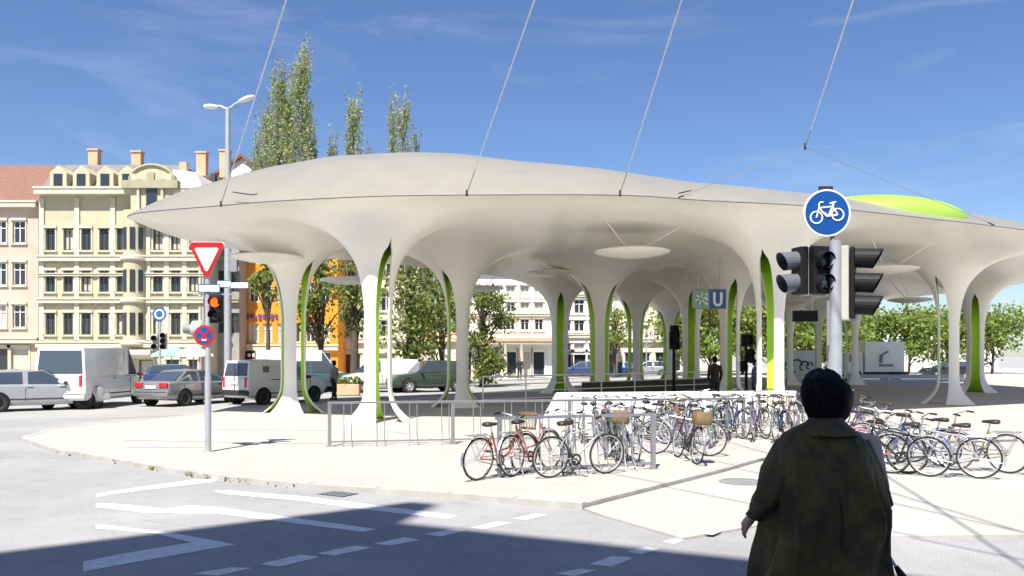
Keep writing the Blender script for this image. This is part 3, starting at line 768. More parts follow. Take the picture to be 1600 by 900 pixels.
for (px, py, a, c, s), lb in zip(bk[:4], ('blue bicycle squeezed in right of the end post of the short stand', 'silver low frame bicycle behind the outward turned wheel', 'dark green bicycle just right of the lone black bicycle', 'white low frame bicycle behind the end post of the short stand')):
    bike(px, py, a, c, lb, s, lean=random.uniform(-8, 8))
rk = [(1352, 690, 30, 'violet', 'std', PATHZ), (1372, 714, 40, 'silver', 'low', PATHZ), (1392, 740, 48, 'pink', 'std', PATHZ), (1425, 722, 35, 'silver', 'std', PATHZ), (1452, 745, 52, 'black', 'std', PATHZ), (1490, 735, 45, 'blue', 'low', PATHZ),
      (1405, 690, 60, 'white', 'std', PATHZ), (1530, 748, 58, 'silver', 'std', PATHZ), (1360, 668, 20, 'black', 'std', PATHZ), (1575, 740, 40, 'gold', 'low', PATHZ)]
names = ['violet bicycle closest to the shoulder of the dark coat', 'silver low frame bicycle right of the dark coat', 'pinkish bicycle nearest the road, right of the dark coat', 'silver diamond frame bicycle in the right hand pile', 'black bicycle in the right hand pile', 'blue low frame bicycle in the right hand pile', 'white bicycle at the back of the right hand pile', 'silver bicycle nearest the road at the far right', 'black bicycle at the back left of the right hand pile', 'bronze low frame bicycle at the far right end']
for (px, py, a, c, s, z), n_ in zip(rk, names): bike(px, py, a+90, c, n_, s, 'bicycles piled at the right', lean=random.uniform(-9, 9), z=z)

# ------------------------------------------------------------------ left sign post with signal
d = 16.64; px0 = X(325, d)
sp = empty('signal_post', (px0, d, PZ), 0, 'grey post with give way triangle, street name plates, amber light and no stopping disc', 'signal post')
def lz(py, dd=d): return Z(py, dd)-PZ
mb = MB(); mb.lathe([(.062, 0), (.062, 1.5), (.056, 1.55), (.056, lz(382))], 16, caps=True); mb.lathe([(.1, 0), (.1, .02), (.063, .025)], 16); mb.build('pole', M['galv'], sp, smooth=True)
def tri(w_, h_, ctr, y0, y1, mats, name, par, rad=.06):
    pts = []
    base = [(-w_/2, h_/2), (w_/2, h_/2), (0, -h_/2)]
    c0 = Vector(((base[0][0]+base[1][0]+base[2][0])/3, (base[0][1]+base[1][1]+base[2][1])/3))
    for p in base:
        cpt = Vector(p)+(c0-Vector(p)).normalized()*rad*2
        a0 = math.atan2(p[1]-c0.y, p[0]-c0.x)
        for k in range(3, -4, -1): pts.append((ctr[0]+cpt.x+rad*math.cos(a0+k*PI/9), ctr[1]+cpt.y+rad*math.sin(a0+k*PI/9)))
    q = MB(); q.prism(pts, y0, y1); return q.build(name, mats, par)
zc = lz(408.5); xo = 0.0
ys = tri(.76, .76, (xo, zc), -.075, -.062, M['red'], 'give_way_sign', sp)
tri(.50, .50, (xo, zc+.018), -.082, -.0755, M['white'], 'white_field', ys, rad=.03)
tri(.78, .78, (xo, zc), -.060, -.056, M['white'], 'sign_back', ys)
def plate(cx_, cz, w_, h_, rot):
    q = MB(); q.box((cx_, -.07+abs(rot)*.1, cz), (w_, .012, h_), rz=rot); p = q.build('street_name_plate', M['sign_blue'], sp)
    q = MB(); q.box((cx_, -.078+abs(rot)*.1, cz), (w_*.94, .006, h_*.74), rz=rot); q.build('white_field', M['white'], p)
plate(.05, lz(451), .30*1.4, .17, .05); plate(.34, lz(444), .30, .15, -.2)
q = MB(); q.box((.10, 0, lz(460)), (.8, .03, .02)); q.build('bracket', M['galv'], sp)
# amber head
hx = .16; hz = lz(483); hw_ = .24
sh = MB(); sh.box((hx, .02, hz), (hw_, .16, .56)); sh = sh.build('signal_head', M['black'], sp, bevel=.03)
for k, (zz, mt) in enumerate(((hz+.13, M['amber']), (hz-.13, M['lens']))):
    q = MB(); q.lathe([(.001, -.085), (.06, -.082), (.095, -.068)], 20, (hx, 0, zz), axis='y'); q.build('lens', mt, sh, smooth=True)
    q = MB(); n = 12
    for i in range(n):
        a0, a1 = R(-25)+R(230)*i/n, R(-25)+R(230)*(i+1)/n
        q.quad((hx+.10*math.cos(a0), -.06, zz+.10*math.sin(a0)), (hx+.10*math.cos(a1), -.06, zz+.10*math.sin(a1)), (hx+.10*math.cos(a1), -.2, zz+.10*math.sin(a1)+.012), (hx+.10*math.cos(a0), -.2, zz+.10*math.sin(a0)+.012))
    q.build('visor', M['black'], sh, smooth=True)
# side signal turned away: pale housing and grey visor
q = MB(); q.lathe([(.001, 0), (.12, .0), (.17, .03), (.17, .22), (.10, .27), (.001, .28)], 18, (-.36, .1, lz(514)), axis='x'); sd = q.build('side_signal', M['cream_plastic'], sp, smooth=True)
q = MB(); q.lathe([(.09, 0), (.095, .01), (.095, .18), (.09, .18), (.085, .02)], 16, (-.52, .1, lz(514)), axis='x'); q.build('visor', M['grey'], sd, smooth=True)
# no stopping disc
zc = lz(524.5); q = MB(); q.lathe([(.001, -.075), (.205, -.075), (.205, -.06), (.001, -.06)], 32, (-.05, 0, zc), axis='y'); ns = q.build('no_stopping_sign', M['red'], sp, smooth=True, angle=30)
q = MB(); q.lathe([(.001, -.079), (.16, -.079), (.16, -.0755)], 32, (-.05, 0, zc), axis='y'); q.build('blue_field', M['blue'], ns)
q = MB()
for k, a in enumerate((R(45), R(-45))): q.box((-.05, -.0815-.0015*k, zc), (.32, .004, .04), tilt=('Y', a))
q.build('red_cross', M['red'], ns)
q = MB(); q.box((-.05, -.083, zc-.085), (.09, .004, .035)); q.build('white_arrow', M['white'], ns)

# ------------------------------------------------------------------ street lamp
d = 36.5; sl = empty('street_lamp', (X(356, d), d, 0), 0, 'tall grey street lamp with two white heads on short arms', 'street lamp')
top = Z(168, d)
mb = MB(); mb.lathe([(.17, 0), (.16, 2), (.15, 6), (.10, top)], 14, caps=True); mb.build('pole', M['galv'], sl, smooth=True)
for s, ex, ez_ in ((-1, -.95, .05), (1, 1.05, .5)):
    mb = MB(); mb.tube([(0, 0, top-.1), (ex*.35, 0, top+.05+ez_*.25), (ex*.75, 0, top+ez_*.7)], [.06, .05, .045], 8); mb.build('arm', M['galv'], sl, smooth=True)
    e0 = Vector((ex*.45, 0, top+ez_*.5)); e1 = Vector((ex*1.12, 0, top+ez_)); t = (e1-e0).normalized(); u = Vector((-t.z, 0, t.x))
    rings = []
    for k, (hw_, hh) in ((0, (.04, .04)), (.12, (.12, .08)), (.5, (.19, .11)), (.85, (.16, .085)), (1, (.05, .03))):
        c_ = e0.lerp(e1, k); rings.append([c_+Vector((0, hw_*math.cos(a), 0))+u*hh*math.sin(a) for a in [2*PI*i/12 for i in range(12)]])
    mb = MB(); mb.loft(rings); mb.build('lamp_head', M['white'], sl, smooth=True, angle=80)
# small box sign on the lamp pole
mb = MB(); mb.box((.28, -.05, Z(410, d)), (.32, .2, .85)); mb.build('signal_box', M['grey'], sl, bevel=.02)
mb = MB(); mb.box((.5, -.1, Z(446, d)), (.85, .04, .24)); mb.build('name_plate', M['frame_white'], sl)

# ------------------------------------------------------------------ right signal pole
d = 10.8; rp_ = empty('signal_pole', (X(1305, d), d, PATHZ), 0, 'grey pole with round blue cycle path sign and black pedestrian and traffic signal heads', 'signal pole')
def rz_(py, dd=d): return Z(py, dd)-PATHZ
def rx_(px): return X(px, d)-rp_.location.x
mb = MB(); mb.lathe([(.11, 0), (.11, .02), (.085, .03), (.085, rz_(500)), (.075, rz_(488)), (.075, rz_(376))], 20, caps=True); mb.build('pole', M['galv'], rp_, smooth=True)
mb = MB(); mb.tube([(-.03, 0, rz_(378)), (-.11, .0, rz_(300))], .03, 10); mb.build('sign_mast', M['grey'], rp_, smooth=True)
scx, scz = rx_(1290), rz_(333.5); RS = .305
mb = MB(); mb.lathe([(.001, -.05), (RS, -.05), (RS, -.03), (.001, -.03)], 48, (scx, 0, scz), axis='y'); sg = mb.build('cycle_sign', M['white'], rp_, smooth=True, angle=30)
mb = MB(); mb.lathe([(.001, -.054), (RS*.925, -.054), (RS*.925, -.0505)], 48, (scx, 0, scz), axis='y'); mb.build('blue_field', M['blue'], sg)
mb = MB(); SS = RS*.96
def SPt(u, v): return Vector((scx+u*SS, -.058, scz+v*SS))
for cu, cv in ((-.48, -.22), (.46, -.09)):
    mb.tube([SPt(cu+.26*math.cos(2*PI*i/28), cv+.26*math.sin(2*PI*i/28)) for i in range(28)], .0105, 6, closed=True)
for ln_, r_ in (([(-.48, -.22), (-.36, .22), (-.36, .40), (-.28, .46), (-.18, .45)], .0105), ([(-.36, .20), (.20, .26)], .012), ([(-.36, .18), (-.02, -.17), (.44, -.11)], .013), ([(.28, .40), (.06, -.17)], .014), ([(.22, .28), (.46, -.09)], .010), ([(.1, .40), (.38, .47)], .012), ([(-.12, -.02), (.02, -.16)], .012)):
    mb.tube([SPt(*p) for p in ln_], r_, 6)
mb.build('bicycle_symbol', M['white'], sg)
mb = MB(); mb.box((scx, 0, scz+RS+.02), (.17, .06, .045)); mb.build('clamp', M['dark'], sg)
def lamp_unit(par, c, yaw, rad=.125, ln_=.24, lensm='lens', figure=False, visor_m='black', n=18):
    """one round signal chamber: lens, cylindrical visor; yaw 0 = facing the camera"""
    rot = Matrix.Rotation(yaw, 4, 'Z'); c = Vector(c)
    def add_t(q, name, m_, parent, **k):
        q.v = [tuple(c+(rot @ Vector(v))) for v in q.v]; return q.build(name, m_, parent, **k)
    q = MB(); q.lathe([(.001, -.02), (rad*.6, -.018), (rad*.95, 0)], n, axis='y'); ln = add_t(q, 'lens', M[lensm], par, smooth=True)
    q = MB(); m2 = 20
    for i in range(m2):
        a0, a1 = 2*PI*i/m2, 2*PI*(i+1)/m2
        def ve(a, r_, y): return (r_*math.cos(a), y, r_*math.sin(a)-(.02 if y < -.1 else 0))
        def dep(a): return -ln_*(.80+.20*math.sin(a))
        q.quad(ve(a0, rad, .0), ve(a1, rad, .0), ve(a1, rad, dep(a1)), ve(a0, rad, dep(a0)))
        q.quad(ve(a0, rad-.006, .0), ve(a1, rad-.006, .0), ve(a1, rad-.006, dep(a1)), ve(a0, rad-.006, dep(a0)))
    add_t(q, 'visor', M[visor_m], par, smooth=True)
    if figure:
        q = MB(); q.lathe([(.001, -.028), (.018, -.028), (.018, -.022)], 10, (0, 0, .06), axis='y')
        for ps in ([(0, -.025, .04), (-.005, -.025, -.01), (-.05, -.025, -.075)], [(0, -.025, -.01), (.045, -.025, -.075)], [(0, -.025, .03), (-.04, -.025, -.01)], [(0, -.025, .03), (.04, -.025, -.01)]): q.tube(ps, .011, 5)
        add_t(q, 'walking_figure', M['figure'], ln)
# pedestrian head facing the camera's right
for nm, cxp, yaw, zs_, fig in (('pedestrian_signal', 1283, R(18), (406, 441), True), ('side_signal', 1256, R(-78), (405, 440), False)):
    cx_ = rx_(cxp); zt, zb = rz_(384), rz_(459)
    q = MB(); yy = -.02 if fig else .08
    rot = Matrix.Rotation(yaw, 3, 'Z'); q.box((cx_, yy+.07, (zt+zb)/2), (.26 if fig else .24, .12, zt-zb), rz=yaw); h_ = q.build(nm, M['black'], rp_, bevel=.02)
    q = MB(); o3 = rot @ Vector((0, .075, 0)); q.box((cx_+o3.x, yy+.07+o3.y, (zt+zb)/2), (.30 if fig else .20, .03, zt-zb+.03), rz=yaw); q.build('backing_panel', M['cream_plastic'], h_, bevel=.008)
    for k, py in enumerate(zs_):
        off_ = rot @ Vector((0, -.06, 0))
        lamp_unit(h_, (cx_+off_.x, yy+.07+off_.y, rz_(py)), yaw, rad=.118, ln_=.13 if fig else .25, lensm='lens_green' if k else 'lens', figure=fig and k == 1, visor_m='black' if fig else 'visor_grey')
q = MB()
for py in (392, 452): q.box((rx_(1290), .05, rz_(py)), (.3, .03, .025))
q.build('bracket', M['galv'], rp_)
# three chamber traffic head seen from the side, facing right
zt, zb = rz_(384), rz_(500); yaw = R(62)
q = MB(); rot = Matrix.Rotation(yaw, 3, 'Z'); o2 = rot @ Vector((0, -.045, 0)); q.box((rx_(1330)+o2.x, .06+o2.y, (zt+zb)/2), (.26, .06, zt-zb-.03), rz=yaw); th = q.build('traffic_signal', M['black'], rp_, bevel=.025)
rot = Matrix.Rotation(yaw, 3, 'Z')
for k, (py, lm) in enumerate(((403, 'lens_red'), (441, 'lens'), (476, 'lens_green'))):
    off_ = rot @ Vector((0, -.078, 0)); lamp_unit(th, (rx_(1330)+off_.x, .06+off_.y, rz_(py)), yaw, rad=.125, ln_=.33, lensm=lm)
q = MB(); off_ = rot @ Vector((0, .045, 0)); q.box((rx_(1330)+off_.x, .06+off_.y, (zt+zb)/2), (.25, .10, zt-zb), rz=yaw); q.build('backing_panel', M['cream_plastic'], th, bevel=.01)
q = MB()
for py in (392, 492): q.box((rx_(1316), .03, rz_(py)), (.2, .03, .03))
q.build('bracket', M['galv'], rp_)
q = MB(); q.tube([(-.10, -.03, rz_(470)), (-.10, -.03, rz_(540))], .022, 8); q.build('conduit', M['grey'], rp_, smooth=True)

# ------------------------------------------------------------------ dark signal posts in the station and at the far left
def far_post(px, d, z0, pytop, heads, label, name='signal_mast', sign=None, group=None, body='black'):
    e = empty(name, (X(px, d), d, z0), 0, label, 'signal post', group); top = Z(pytop, d)-z0
    mb = MB(); mb.lathe([(.09, 0), (.07, .1), (.065, top)], 10, caps=True); mb.build('pole', M['galv' if body != 'black' else 'black'], e, smooth=True)
    for (dx, py, w_, h_, nl) in heads:
        zz = Z(py, d)-z0; q = MB(); q.box((dx, -.1, zz), (w_, .2, h_)); h = q.build('signal_head', M[body if body == 'black' else 'cream_plastic'], e, bevel=.03)
        for k in range(nl):
            zc_ = zz+h_*(.5-(k+.5)/nl); q = MB(); q.lathe([(.001, -.22), (w_*.4, -.205)], 14, (dx, 0, zc_), axis='y'); q.lathe([(w_*.42, -.2), (w_*.46, -.34), (w_*.43, -.34), (w_*.40, -.2)], 14, (dx, 0, zc_), axis='y'); q.build('lens', M['black'], h)
    if sign:
        q = MB(); q.lathe([(.001, -.09), (sign[1], -.09), (sign[1], -.07), (.001, -.07)], 24, (0, 0, Z(sign[0], d)-z0), axis='y'); s_ = q.build('round_sign', M[sign[2]], e)
        q = MB(); q.lathe([(sign[1]*.5, -.094), (sign[1]*.72, -.094), (sign[1]*.72, -.091)], 20, (0, 0, Z(sign[0], d)-z0), axis='y'); q.build('ring', M['white'], s_)
    return e
far_post(1053, 35, PZ, 512, [(0, 532, .42, .75, 2), (0, 516, .36, .4, 1)], 'black mast with a round head on top beside the green slotted column under the roof')
far_post(1166, 37, PZ, 530, [(0, 532, .5, .55, 1), (.12, 556, .4, .6, 2), (-.14, 572, .3, .5, 1)], 'black signal mast with stacked heads left of the white right hand column')
far_post(250, 50, 0, 484, [(-.25, 535, .36, 1.0, 2), (.28, 533, .36, 1.0, 3)], 'grey post with round blue sign and two signal heads before the cream house', sign=(491, .42, 'sign_blue'), body='grey')
far_post(1275, 62, PZ, 505, [], 'thin grey post behind the head of the person in the dark coat', name='thin_post', body='grey')

# ------------------------------------------------------------------ span wires
def wire(p_far, px_top, py_top, d_top, label, sep=.05):
    a = Vector(p_far); b = Vector((X(px_top, d_top), d_top, Z(py_top, d_top))); dv = (b-a); dv = dv/abs(dv.y)
    end = a+dv*(a.y+4.2)
    e = empty('span_wire', tuple(a), 0, label, 'wire', 'stay wires from the roof edge across the road')
    st = a+(end-a)*.045
    q = MB(); q.tube([(st-a), (end-a)*.4, (end-a)], [.013, .017, .019], 6); q.build('strand', M['cable'], e, smooth=True)
    q = MB(); q.tube([(0, 0, 0), st-a], .012, 6); q.build('tie_rod', M['grey'], e)
    q = MB(); q.tube([(0, 0, -.06), (0, 0, .1)], .03, 8); q.build('anchor', M['dark'], e)
    return end
def rim_at(px):
    best = min((p for p in rim if p.y < 32), key=lambda p: abs(800+F*p.x/p.y-px)); return (best.x, best.y-.03, RIMZ+.02)
we = [wire(rim_at(735), 835, 0, 15, 'stay wire rising from the roof edge above the middle of the station'), wire(rim_at(965), 1065, 0, 15, 'stay wire rising from the roof edge right of the middle'),
      wire(rim_at(345), 447, 0, 15, 'stay wire rising beside the street lamp from the left roof edge')]
node = (X(1258, 21), 21, Z(230, 21))
we.append(wire(node, 1333, 0, 14.2, 'stay wire at the right ending in a forked joint above the roof'))
for tgt, lb in ((rim_at(1060), 'thin fork wire running left from the joint down to the roof edge'), (rim_at(1555), 'thin fork wire running right from the joint over the green hood')):
    v = Vector(tgt)-Vector(node); e = empty('fork_wire', node, 0, lb, 'wire')
    q = MB(); k = [v*t+Vector((0, 0, -.25*math.sin(t*PI)*0)) for t in (0, .5, 1)]
    q.tube(k, .008, 5); q.build('strand', M['grey'], e); q = MB(); q.tube([v*.96, v], .02, 6); q.build('clamp', M['dark'], e)
# short links on the roof edge
for pts, lb in (([(402, 303), (385, 300), (348, 291)], 'short sagging tie on the left roof edge beside the street lamp'), ([(1060, 302), (1085, 293), (1030, 303)], 'short tie on the roof edge left of the cycle sign')):
    q = MB(); w3 = [(X(p[0], 22.8), 22.8+.4*i, Z(p[1], 22.8)) for i, p in enumerate(pts)]
    q.tube(w3, .016, 5); tag(q.build('roof_tie', M['dark']), lb, 'wire')

# ------------------------------------------------------------------ cars
def car_mesh(kind):
    """rings along x. returns dict part -> mesh. local +x forward, wheels on z=0"""
    S = dict(
      sedan=dict(L=4.6, hw=.89, body=[(-2.28, .42, .82, .80), (-2.2, .30, .98, .86), (-1.6, .22, 1.0, .89), (0, .2, .97, .89), (1.2, .22, .93, .89), (2.0, .26, .82, .86), (2.3, .38, .66, .76)],
                 gh=[(-1.75, .98, .72), (-1.0, 1.40, .60), (.1, 1.42, .60), (1.05, .93, .74)], pil=-.42, wx=(-1.38, 1.42), wr=.32),
      wagon=dict(L=4.5, hw=.88, body=[(-2.22, .40, .86, .80), (-2.15, .30, .98, .85), (-1.4, .22, .98, .88), (0, .2, .97, .88), (1.2, .22, .94, .88), (2.0, .26, .84, .85), (2.26, .38, .66, .76)],
                 gh=[(-2.1, .97, .74), (-1.75, 1.44, .62), (.1, 1.47, .61), (1.05, .94, .74)], pil=-.5, wx=(-1.35, 1.4), wr=.32),
      van=dict(L=4.3, hw=.86, body=[(-2.14, .40, 1.06, .80), (-2.10, .30, 1.10, .85), (-1.3, .22, 1.12, .86), (0, .22, 1.10, .86), (1.2, .24, 1.05, .86), (1.95, .30, .90, .84), (2.15, .40, .72, .76)],
                 gh=[(-2.11, 1.09, .82), (-1.98, 1.80, .73), (.3, 1.82, .72), (1.25, 1.04, .76)], pil=.25, wx=(-1.38, 1.35), wr=.32),
      bigvan=dict(L=5.2, hw=.98, body=[(-2.6, .42, 1.2, .93), (-2.56, .34, 1.25, .97), (-1.4, .3, 1.25, .98), (0, .3, 1.25, .98), (1.6, .3, 1.2, .98), (2.4, .34, 1.0, .95), (2.62, .44, .8, .85)],
                 gh=[(-2.57, 1.24, .95), (-2.5, 2.3, .86), (1.1, 2.32, .85), (2.0, 1.18, .85)], pil=1.0, wx=(-1.7, 1.75), wr=.34),
      suv=dict(L=4.6, hw=.92, body=[(-2.25, .46, 1.0, .84), (-2.2, .36, 1.06, .90), (-1.4, .32, 1.08, .92), (0, .3, 1.06, .92), (1.2, .32, 1.04, .92), (2.05, .36, .95, .90), (2.27, .46, .75, .82)],
                 gh=[(-2.15, 1.05, .82), (-1.95, 1.70, .70), (.2, 1.72, .69), (1.0, 1.04, .80)], pil=-.5, wx=(-1.38, 1.42), wr=.36))[kind]
    D = {}
    q = MB(); rings = []
    for x, zl, zb, hw in S['body']:
        zm = lerp(zl, zb, .55)
        rings.append([(x, -hw*.86, zl), (x, -hw*.98, zl+.12), (x, -hw, zm), (x, -hw*.965, zb-.05), (x, -hw*.86, zb), (x, 0, zb+.03), (x, hw*.86, zb), (x, hw*.965, zb-.05), (x, hw, zm), (x, hw*.98, zl+.12), (x, hw*.86, zl)])
    # refine along x
    rr = []
    for i in range(len(rings)-1):
        for k in range(3): rr.append([tuple(lerp(a[j], b[j], k/3) for j in range(3)) for a, b in zip(rings[i], rings[i+1])])
    rr.append(rings[-1]); q.loft(rr)
    g = S['gh']
    def ring(a, b, t, up=0): return
    lo = [(g[0][0], -g[0][2], g[0][1]), (g[3][0], -g[3][2], g[3][1]), (g[3][0], g[3][2], g[3][1]), (g[0][0], g[0][2], g[0][1])]
    hi = [(g[1][0], -g[1][2], g[1][1]), (g[2][0], -g[2][2], g[2][1]), (g[2][0], g[2][2], g[2][1]), (g[1][0], g[1][2], g[1][1])]
    lo = [(x, y, z-.06) for x, y, z in lo]
    crown = [((g[1][0]*.5+g[2][0]*.5), 0, max(g[1][1], g[2][1])+.045)]
    n0 = len(q.v); q.v += lo+hi+crown
    fs = [(0, 1, 5, 4), (1, 2, 6, 5), (2, 3, 7, 6), (3, 0, 4, 7), (4, 5, 8), (5, 6, 8), (6, 7, 8), (7, 4, 8)]
    q.f += [tuple(n0+i for i in f) for f in fs]; q.m += [0]*8
    D['body'] = q.mesh('body', M['p_white'], smooth=True, bevel=.025, angle=38)
    def pane(A, B, Cc, Dd, name, ins=.07, out=.014, top=.06):
        A, B, Cc, Dd = map(Vector, (A, B, Cc, Dd)); nrm_ = (B-A).cross(Dd-A).normalized(); ctr = (A+B+Cc+Dd)/4
        if nrm_.dot(ctr-Vector((0, 0, .9))) < 0: nrm_ = -nrm_
        q = MB(); pts = []
        for p, pn, pp in ((A, B, Dd), (B, Cc, A), (Cc, Dd, B), (Dd, A, Cc)):
            pts.append(p+(pn-p).normalized()*ins+(pp-p).normalized()*ins)
        q.add([p+nrm_*out for p in pts]+[p-nrm_*.05 for p in pts], [(0, 1, 2, 3), (0, 4, 5, 1), (1, 5, 6, 2), (2, 6, 7, 3), (3, 7, 4, 0)])
        return q.mesh(name, M['car_glass'], fix=True)
    panes = []
    panes.append(('rear_window', pane((g[0][0], g[0][2], g[0][1]), (g[0][0], -g[0][2], g[0][1]), hi[0], hi[3], 'rear_window', .1)))
    panes.append(('windscreen', pane((g[3][0], -g[3][2], g[3][1]), (g[3][0], g[3][2], g[3][1]), hi[2], hi[1], 'windscreen', .06)))
    def on(t_lo, t_hi, s): return
    for s in (-1, 1):
        def pt(x, top):
            # point on side greenhouse plane at given x
            xa, xb = (g[1][0], g[2][0]) if top else (g[0][0], g[3][0])
            ya, yb = (g[1][2], g[2][2]) if top else (g[0][2], g[3][2]); za, zb = (g[1][1], g[2][1]) if top else (g[0][1], g[3][1])
            t = (x-xa)/(xb-xa); return (x, s*lerp(ya, yb, t), lerp(za, zb, t))
        pil = S['pil']
        front = [pt(pil+.04, 0), pt(g[3][0]-.08, 0), pt(g[2][0]-.0, 1), pt(pil+.04, 1)]
        panes.append(('side_window', pane(*front, 'side_window', .05)))
        if kind not in ('bigvan', 'van'):
            rear_ = [pt(g[0][0]+.12, 0), pt(pil-.04, 0), pt(pil-.04, 1), pt(g[1][0]+.02, 1)]
            panes.append(('side_window', pane(*rear_, 'side_window', .05)))
    D['panes'] = panes
    wr = S['wr']; hw = S['hw']
    q = MB(); q.lathe([(wr*.60, -.10), (wr*.9, -.11), (wr, -.085), (wr, .085), (wr*.9, .11), (wr*.60, .10)], 26, axis='y'); D['tyre'] = q.mesh('wheel', M['tyre'], smooth=True)
    q = MB(); q.lathe([(.001, -.085), (wr*.16, -.095), (wr*.2, -.07), (wr*.5, -.06), (wr*.61, -.105), (wr*.61, .1)], 20, axis='y')
    for k in range(7):
        a = 2*PI*k/7; q.box((wr*.37*math.cos(a), -.075, wr*.37*math.sin(a)), (wr*.42, .03, .05), tilt=('Y', -a))
    D['rim'] = q.mesh('rim', M['alloy'], smooth=True)
    D['arch'] = []
    for wx in S['wx']:
        for s in (-1, 1): q = MB(); q.lathe([(.001, 0), (wr+.06, 0), (wr+.06, .02)], 24, (wx, s*(hw+.001)-.01, wr+.02), axis='y'); D['arch'].append(q.mesh('wheel_arch', M['black']))
    xr, xf = S['body'][0][0], S['body'][-1][0]
    q = MB(); q.box((xr+.10, 0, S['body'][0][1]+.10), (.34, hw*1.94, .22)); q.build
    D['bumper_r'] = q.mesh('rear_bumper', M['p_white'], smooth=True, bevel=.06)
    q = MB(); q.box((xf-.12, 0, S['body'][-1][1]+.08), (.36, hw*1.86, .24)); D['bumper_f'] = q.mesh('front_bumper', M['p_white'], smooth=True, bevel=.06)
    zt = S['body'][1][2]
    q = MB()
    if kind in ('van', 'bigvan'): q.box((0, 0, 0), (.10, .13, .42))
    else: q.box((0, 0, 0), (.16, .40, .17))
    D['tail'] = q.mesh('tail_light', M['tail'], smooth=True, bevel=.03)
    D['tail_pos'] = (xr+.03, hw*.80 if kind in ('van', 'bigvan') else hw*.68, zt-.12 if kind not in ('van', 'bigvan') else zt-.18)
    q = MB(); q.box((0, 0, 0), (.22, .36, .15)); D['head'] = q.mesh('headlight', M['headlamp'], smooth=True, bevel=.03); D['head_pos'] = (xf-.16, hw*.64, S['body'][-1][2]-.03)
    q = MB(); q.box((xr-.025, 0, zt-.2), (.02, .52, .11)); D['plate'] = q.mesh('licence_plate', M['white'])
    q = MB(); q.box((xf-.01, 0, S['body'][-1][2]-.06), (.06, .7, .1)); D['grille'] = q.mesh('grille', M['trim'])
    q = MB()
    for s in (-1, 1):
        q.box((0, s*hw*.975, S['body'][3][1]+.24), (2.1, .035, .05))
        q.box((-.35, s*hw*.965, zt-.12), (.2, .03, .03))
        if kind != 'bigvan': q.box((.68, s*hw*.97, zt-.12), (.18, .03, .03))
    for s in (-1, 1):
        for gx_ in (S['pil'], g[3][0]-.12, S['pil']-1.0):
            if kind in ('van', 'bigvan') and gx_ < S['pil']-.5: continue
            q.box((gx_, s*(hw-.012), lerp(S['body'][3][1]+.12, zt-.1, .5)), (.014, .03, zt-S['body'][3][1]-.3))
    q.box((xr-.02, 0, S['body'][0][1]+.16), (.1, hw*1.8, .035)); D['trim'] = q.mesh('trim', M['trim'])
    D['mirrors'] = []
    for s in (-1, 1): q = MB(); q.box((g[3][0]-.28, s*(hw+.07), g[3][1]+.06), (.12, .2, .13)); D['mirrors'].append(q.mesh('mirror', M['trim'], smooth=True, bevel=.03))
    D['S'] = S; return D
CARS = {}
def car(kind, loc, ang, pm, label, name='parked_car', cat='car', group='cars on the far road'):
    if kind not in CARS: CARS[kind] = car_mesh(kind)
    D = CARS[kind]; e = empty(name, loc, R(ang), label, cat, group); S = D['S']
    def lk(nm, me, m_=None, par=None):
        o = link(nm, me, par or e)
        if m_: o.material_slots[0].link = 'OBJECT'; o.material_slots[0].material = m_
        return o
    b = lk('body', D['body'], pm); lk('rear_bumper', D['bumper_r'], pm if kind != 'van' else M['trim']); lk('front_bumper', D['bumper_f'], pm if kind != 'van' else M['trim'])
    for nm, me in D['panes']: lk(nm, me)
    for a_ in D['arch']: lk('wheel_arch', a_)
    for wx in S['wx']:
        for s in (-1, 1):
            w_ = lk('wheel', D['tyre']); w_.location = (wx, s*(S['hw']-.09), S['wr']); r_ = link('rim', D['rim'], w_)
            if s > 0: w_.rotation_euler = (0, 0, PI)
    for s in (-1, 1):
        t = lk('tail_light', D['tail']); t.location = (D['tail_pos'][0], s*D['tail_pos'][1], D['tail_pos'][2])
        h = lk('headlight', D['head']); h.location = (D['head_pos'][0], s*D['head_pos'][1], D['head_pos'][2])
    lk('licence_plate', D['plate']); lk('grille', D['grille']); lk('trim', D['trim'])['kind'] = 'stuff'
    for a_ in D['mirrors']: lk('mirror', a_)
    return e
def on_road(px, py): x, y = G(px, py, 0); return (x, y, 0)
def place(kind, px, py, ang, pm, label, **k):      # px,py: pixel under the middle of the car
    return car(kind, on_road(px, py), ang, pm, label, **k)
place('sedan', 300, 631, 70, M['p_silver'], 'silver grey saloon with red tail lights behind the give way post')
v = place('van', 432, 629, 56, M['p_vangrey'], 'small white delivery van with tinted rear window, left of the first column', name='delivery_van', cat='van')
q = MB(); q.box((-1.2, -.775, 1.45), (.30, .02, .26)); q.build('small_window', M['car_glass'], v)
q = MB(); q.box((-2.165, 0, 1.05), (.02, .02, 1.2)); q.build('door_gap', M['trim'], v)
q = MB(); q.box((-.2, -.872, 1.02), (1.6, .02, .03)); q.build('door_rail', M['trim'], v)
place('bigvan', 148, 634, 90, M['p_white'], 'white high van at the left behind the corner of the plaza', name='white_van', cat='van')
place('suv', 497, 612, 20, M['p_teal'], 'dark teal car behind the white van and first column')
place('wagon', 285, 607, 25, M['p_blue'], 'dark blue car with pale windows behind the silver saloon')
place('bigvan', 470, 610, 20, M['p_white'], 'white box van behind the small delivery van', name='white_van', cat='van')
place('van', 594, 612, 214, M['p_white'], 'white van behind the second column', name='delivery_van', cat='van')
place('suv', 668, 612, 208, M['p_green'], 'dark green estate car with pale front between the columns')
place('wagon', 636, 606, 215, M['p_dullsilver'], 'pale silver car just behind the dark green one')
place('wagon', 768, 588, 185, M['p_blue'], 'dark blue car parked before the white houses right of the ivy bush')
place('wagon', 907, 590, 178, M['p_blue'], 'blue car parked behind the middle columns')
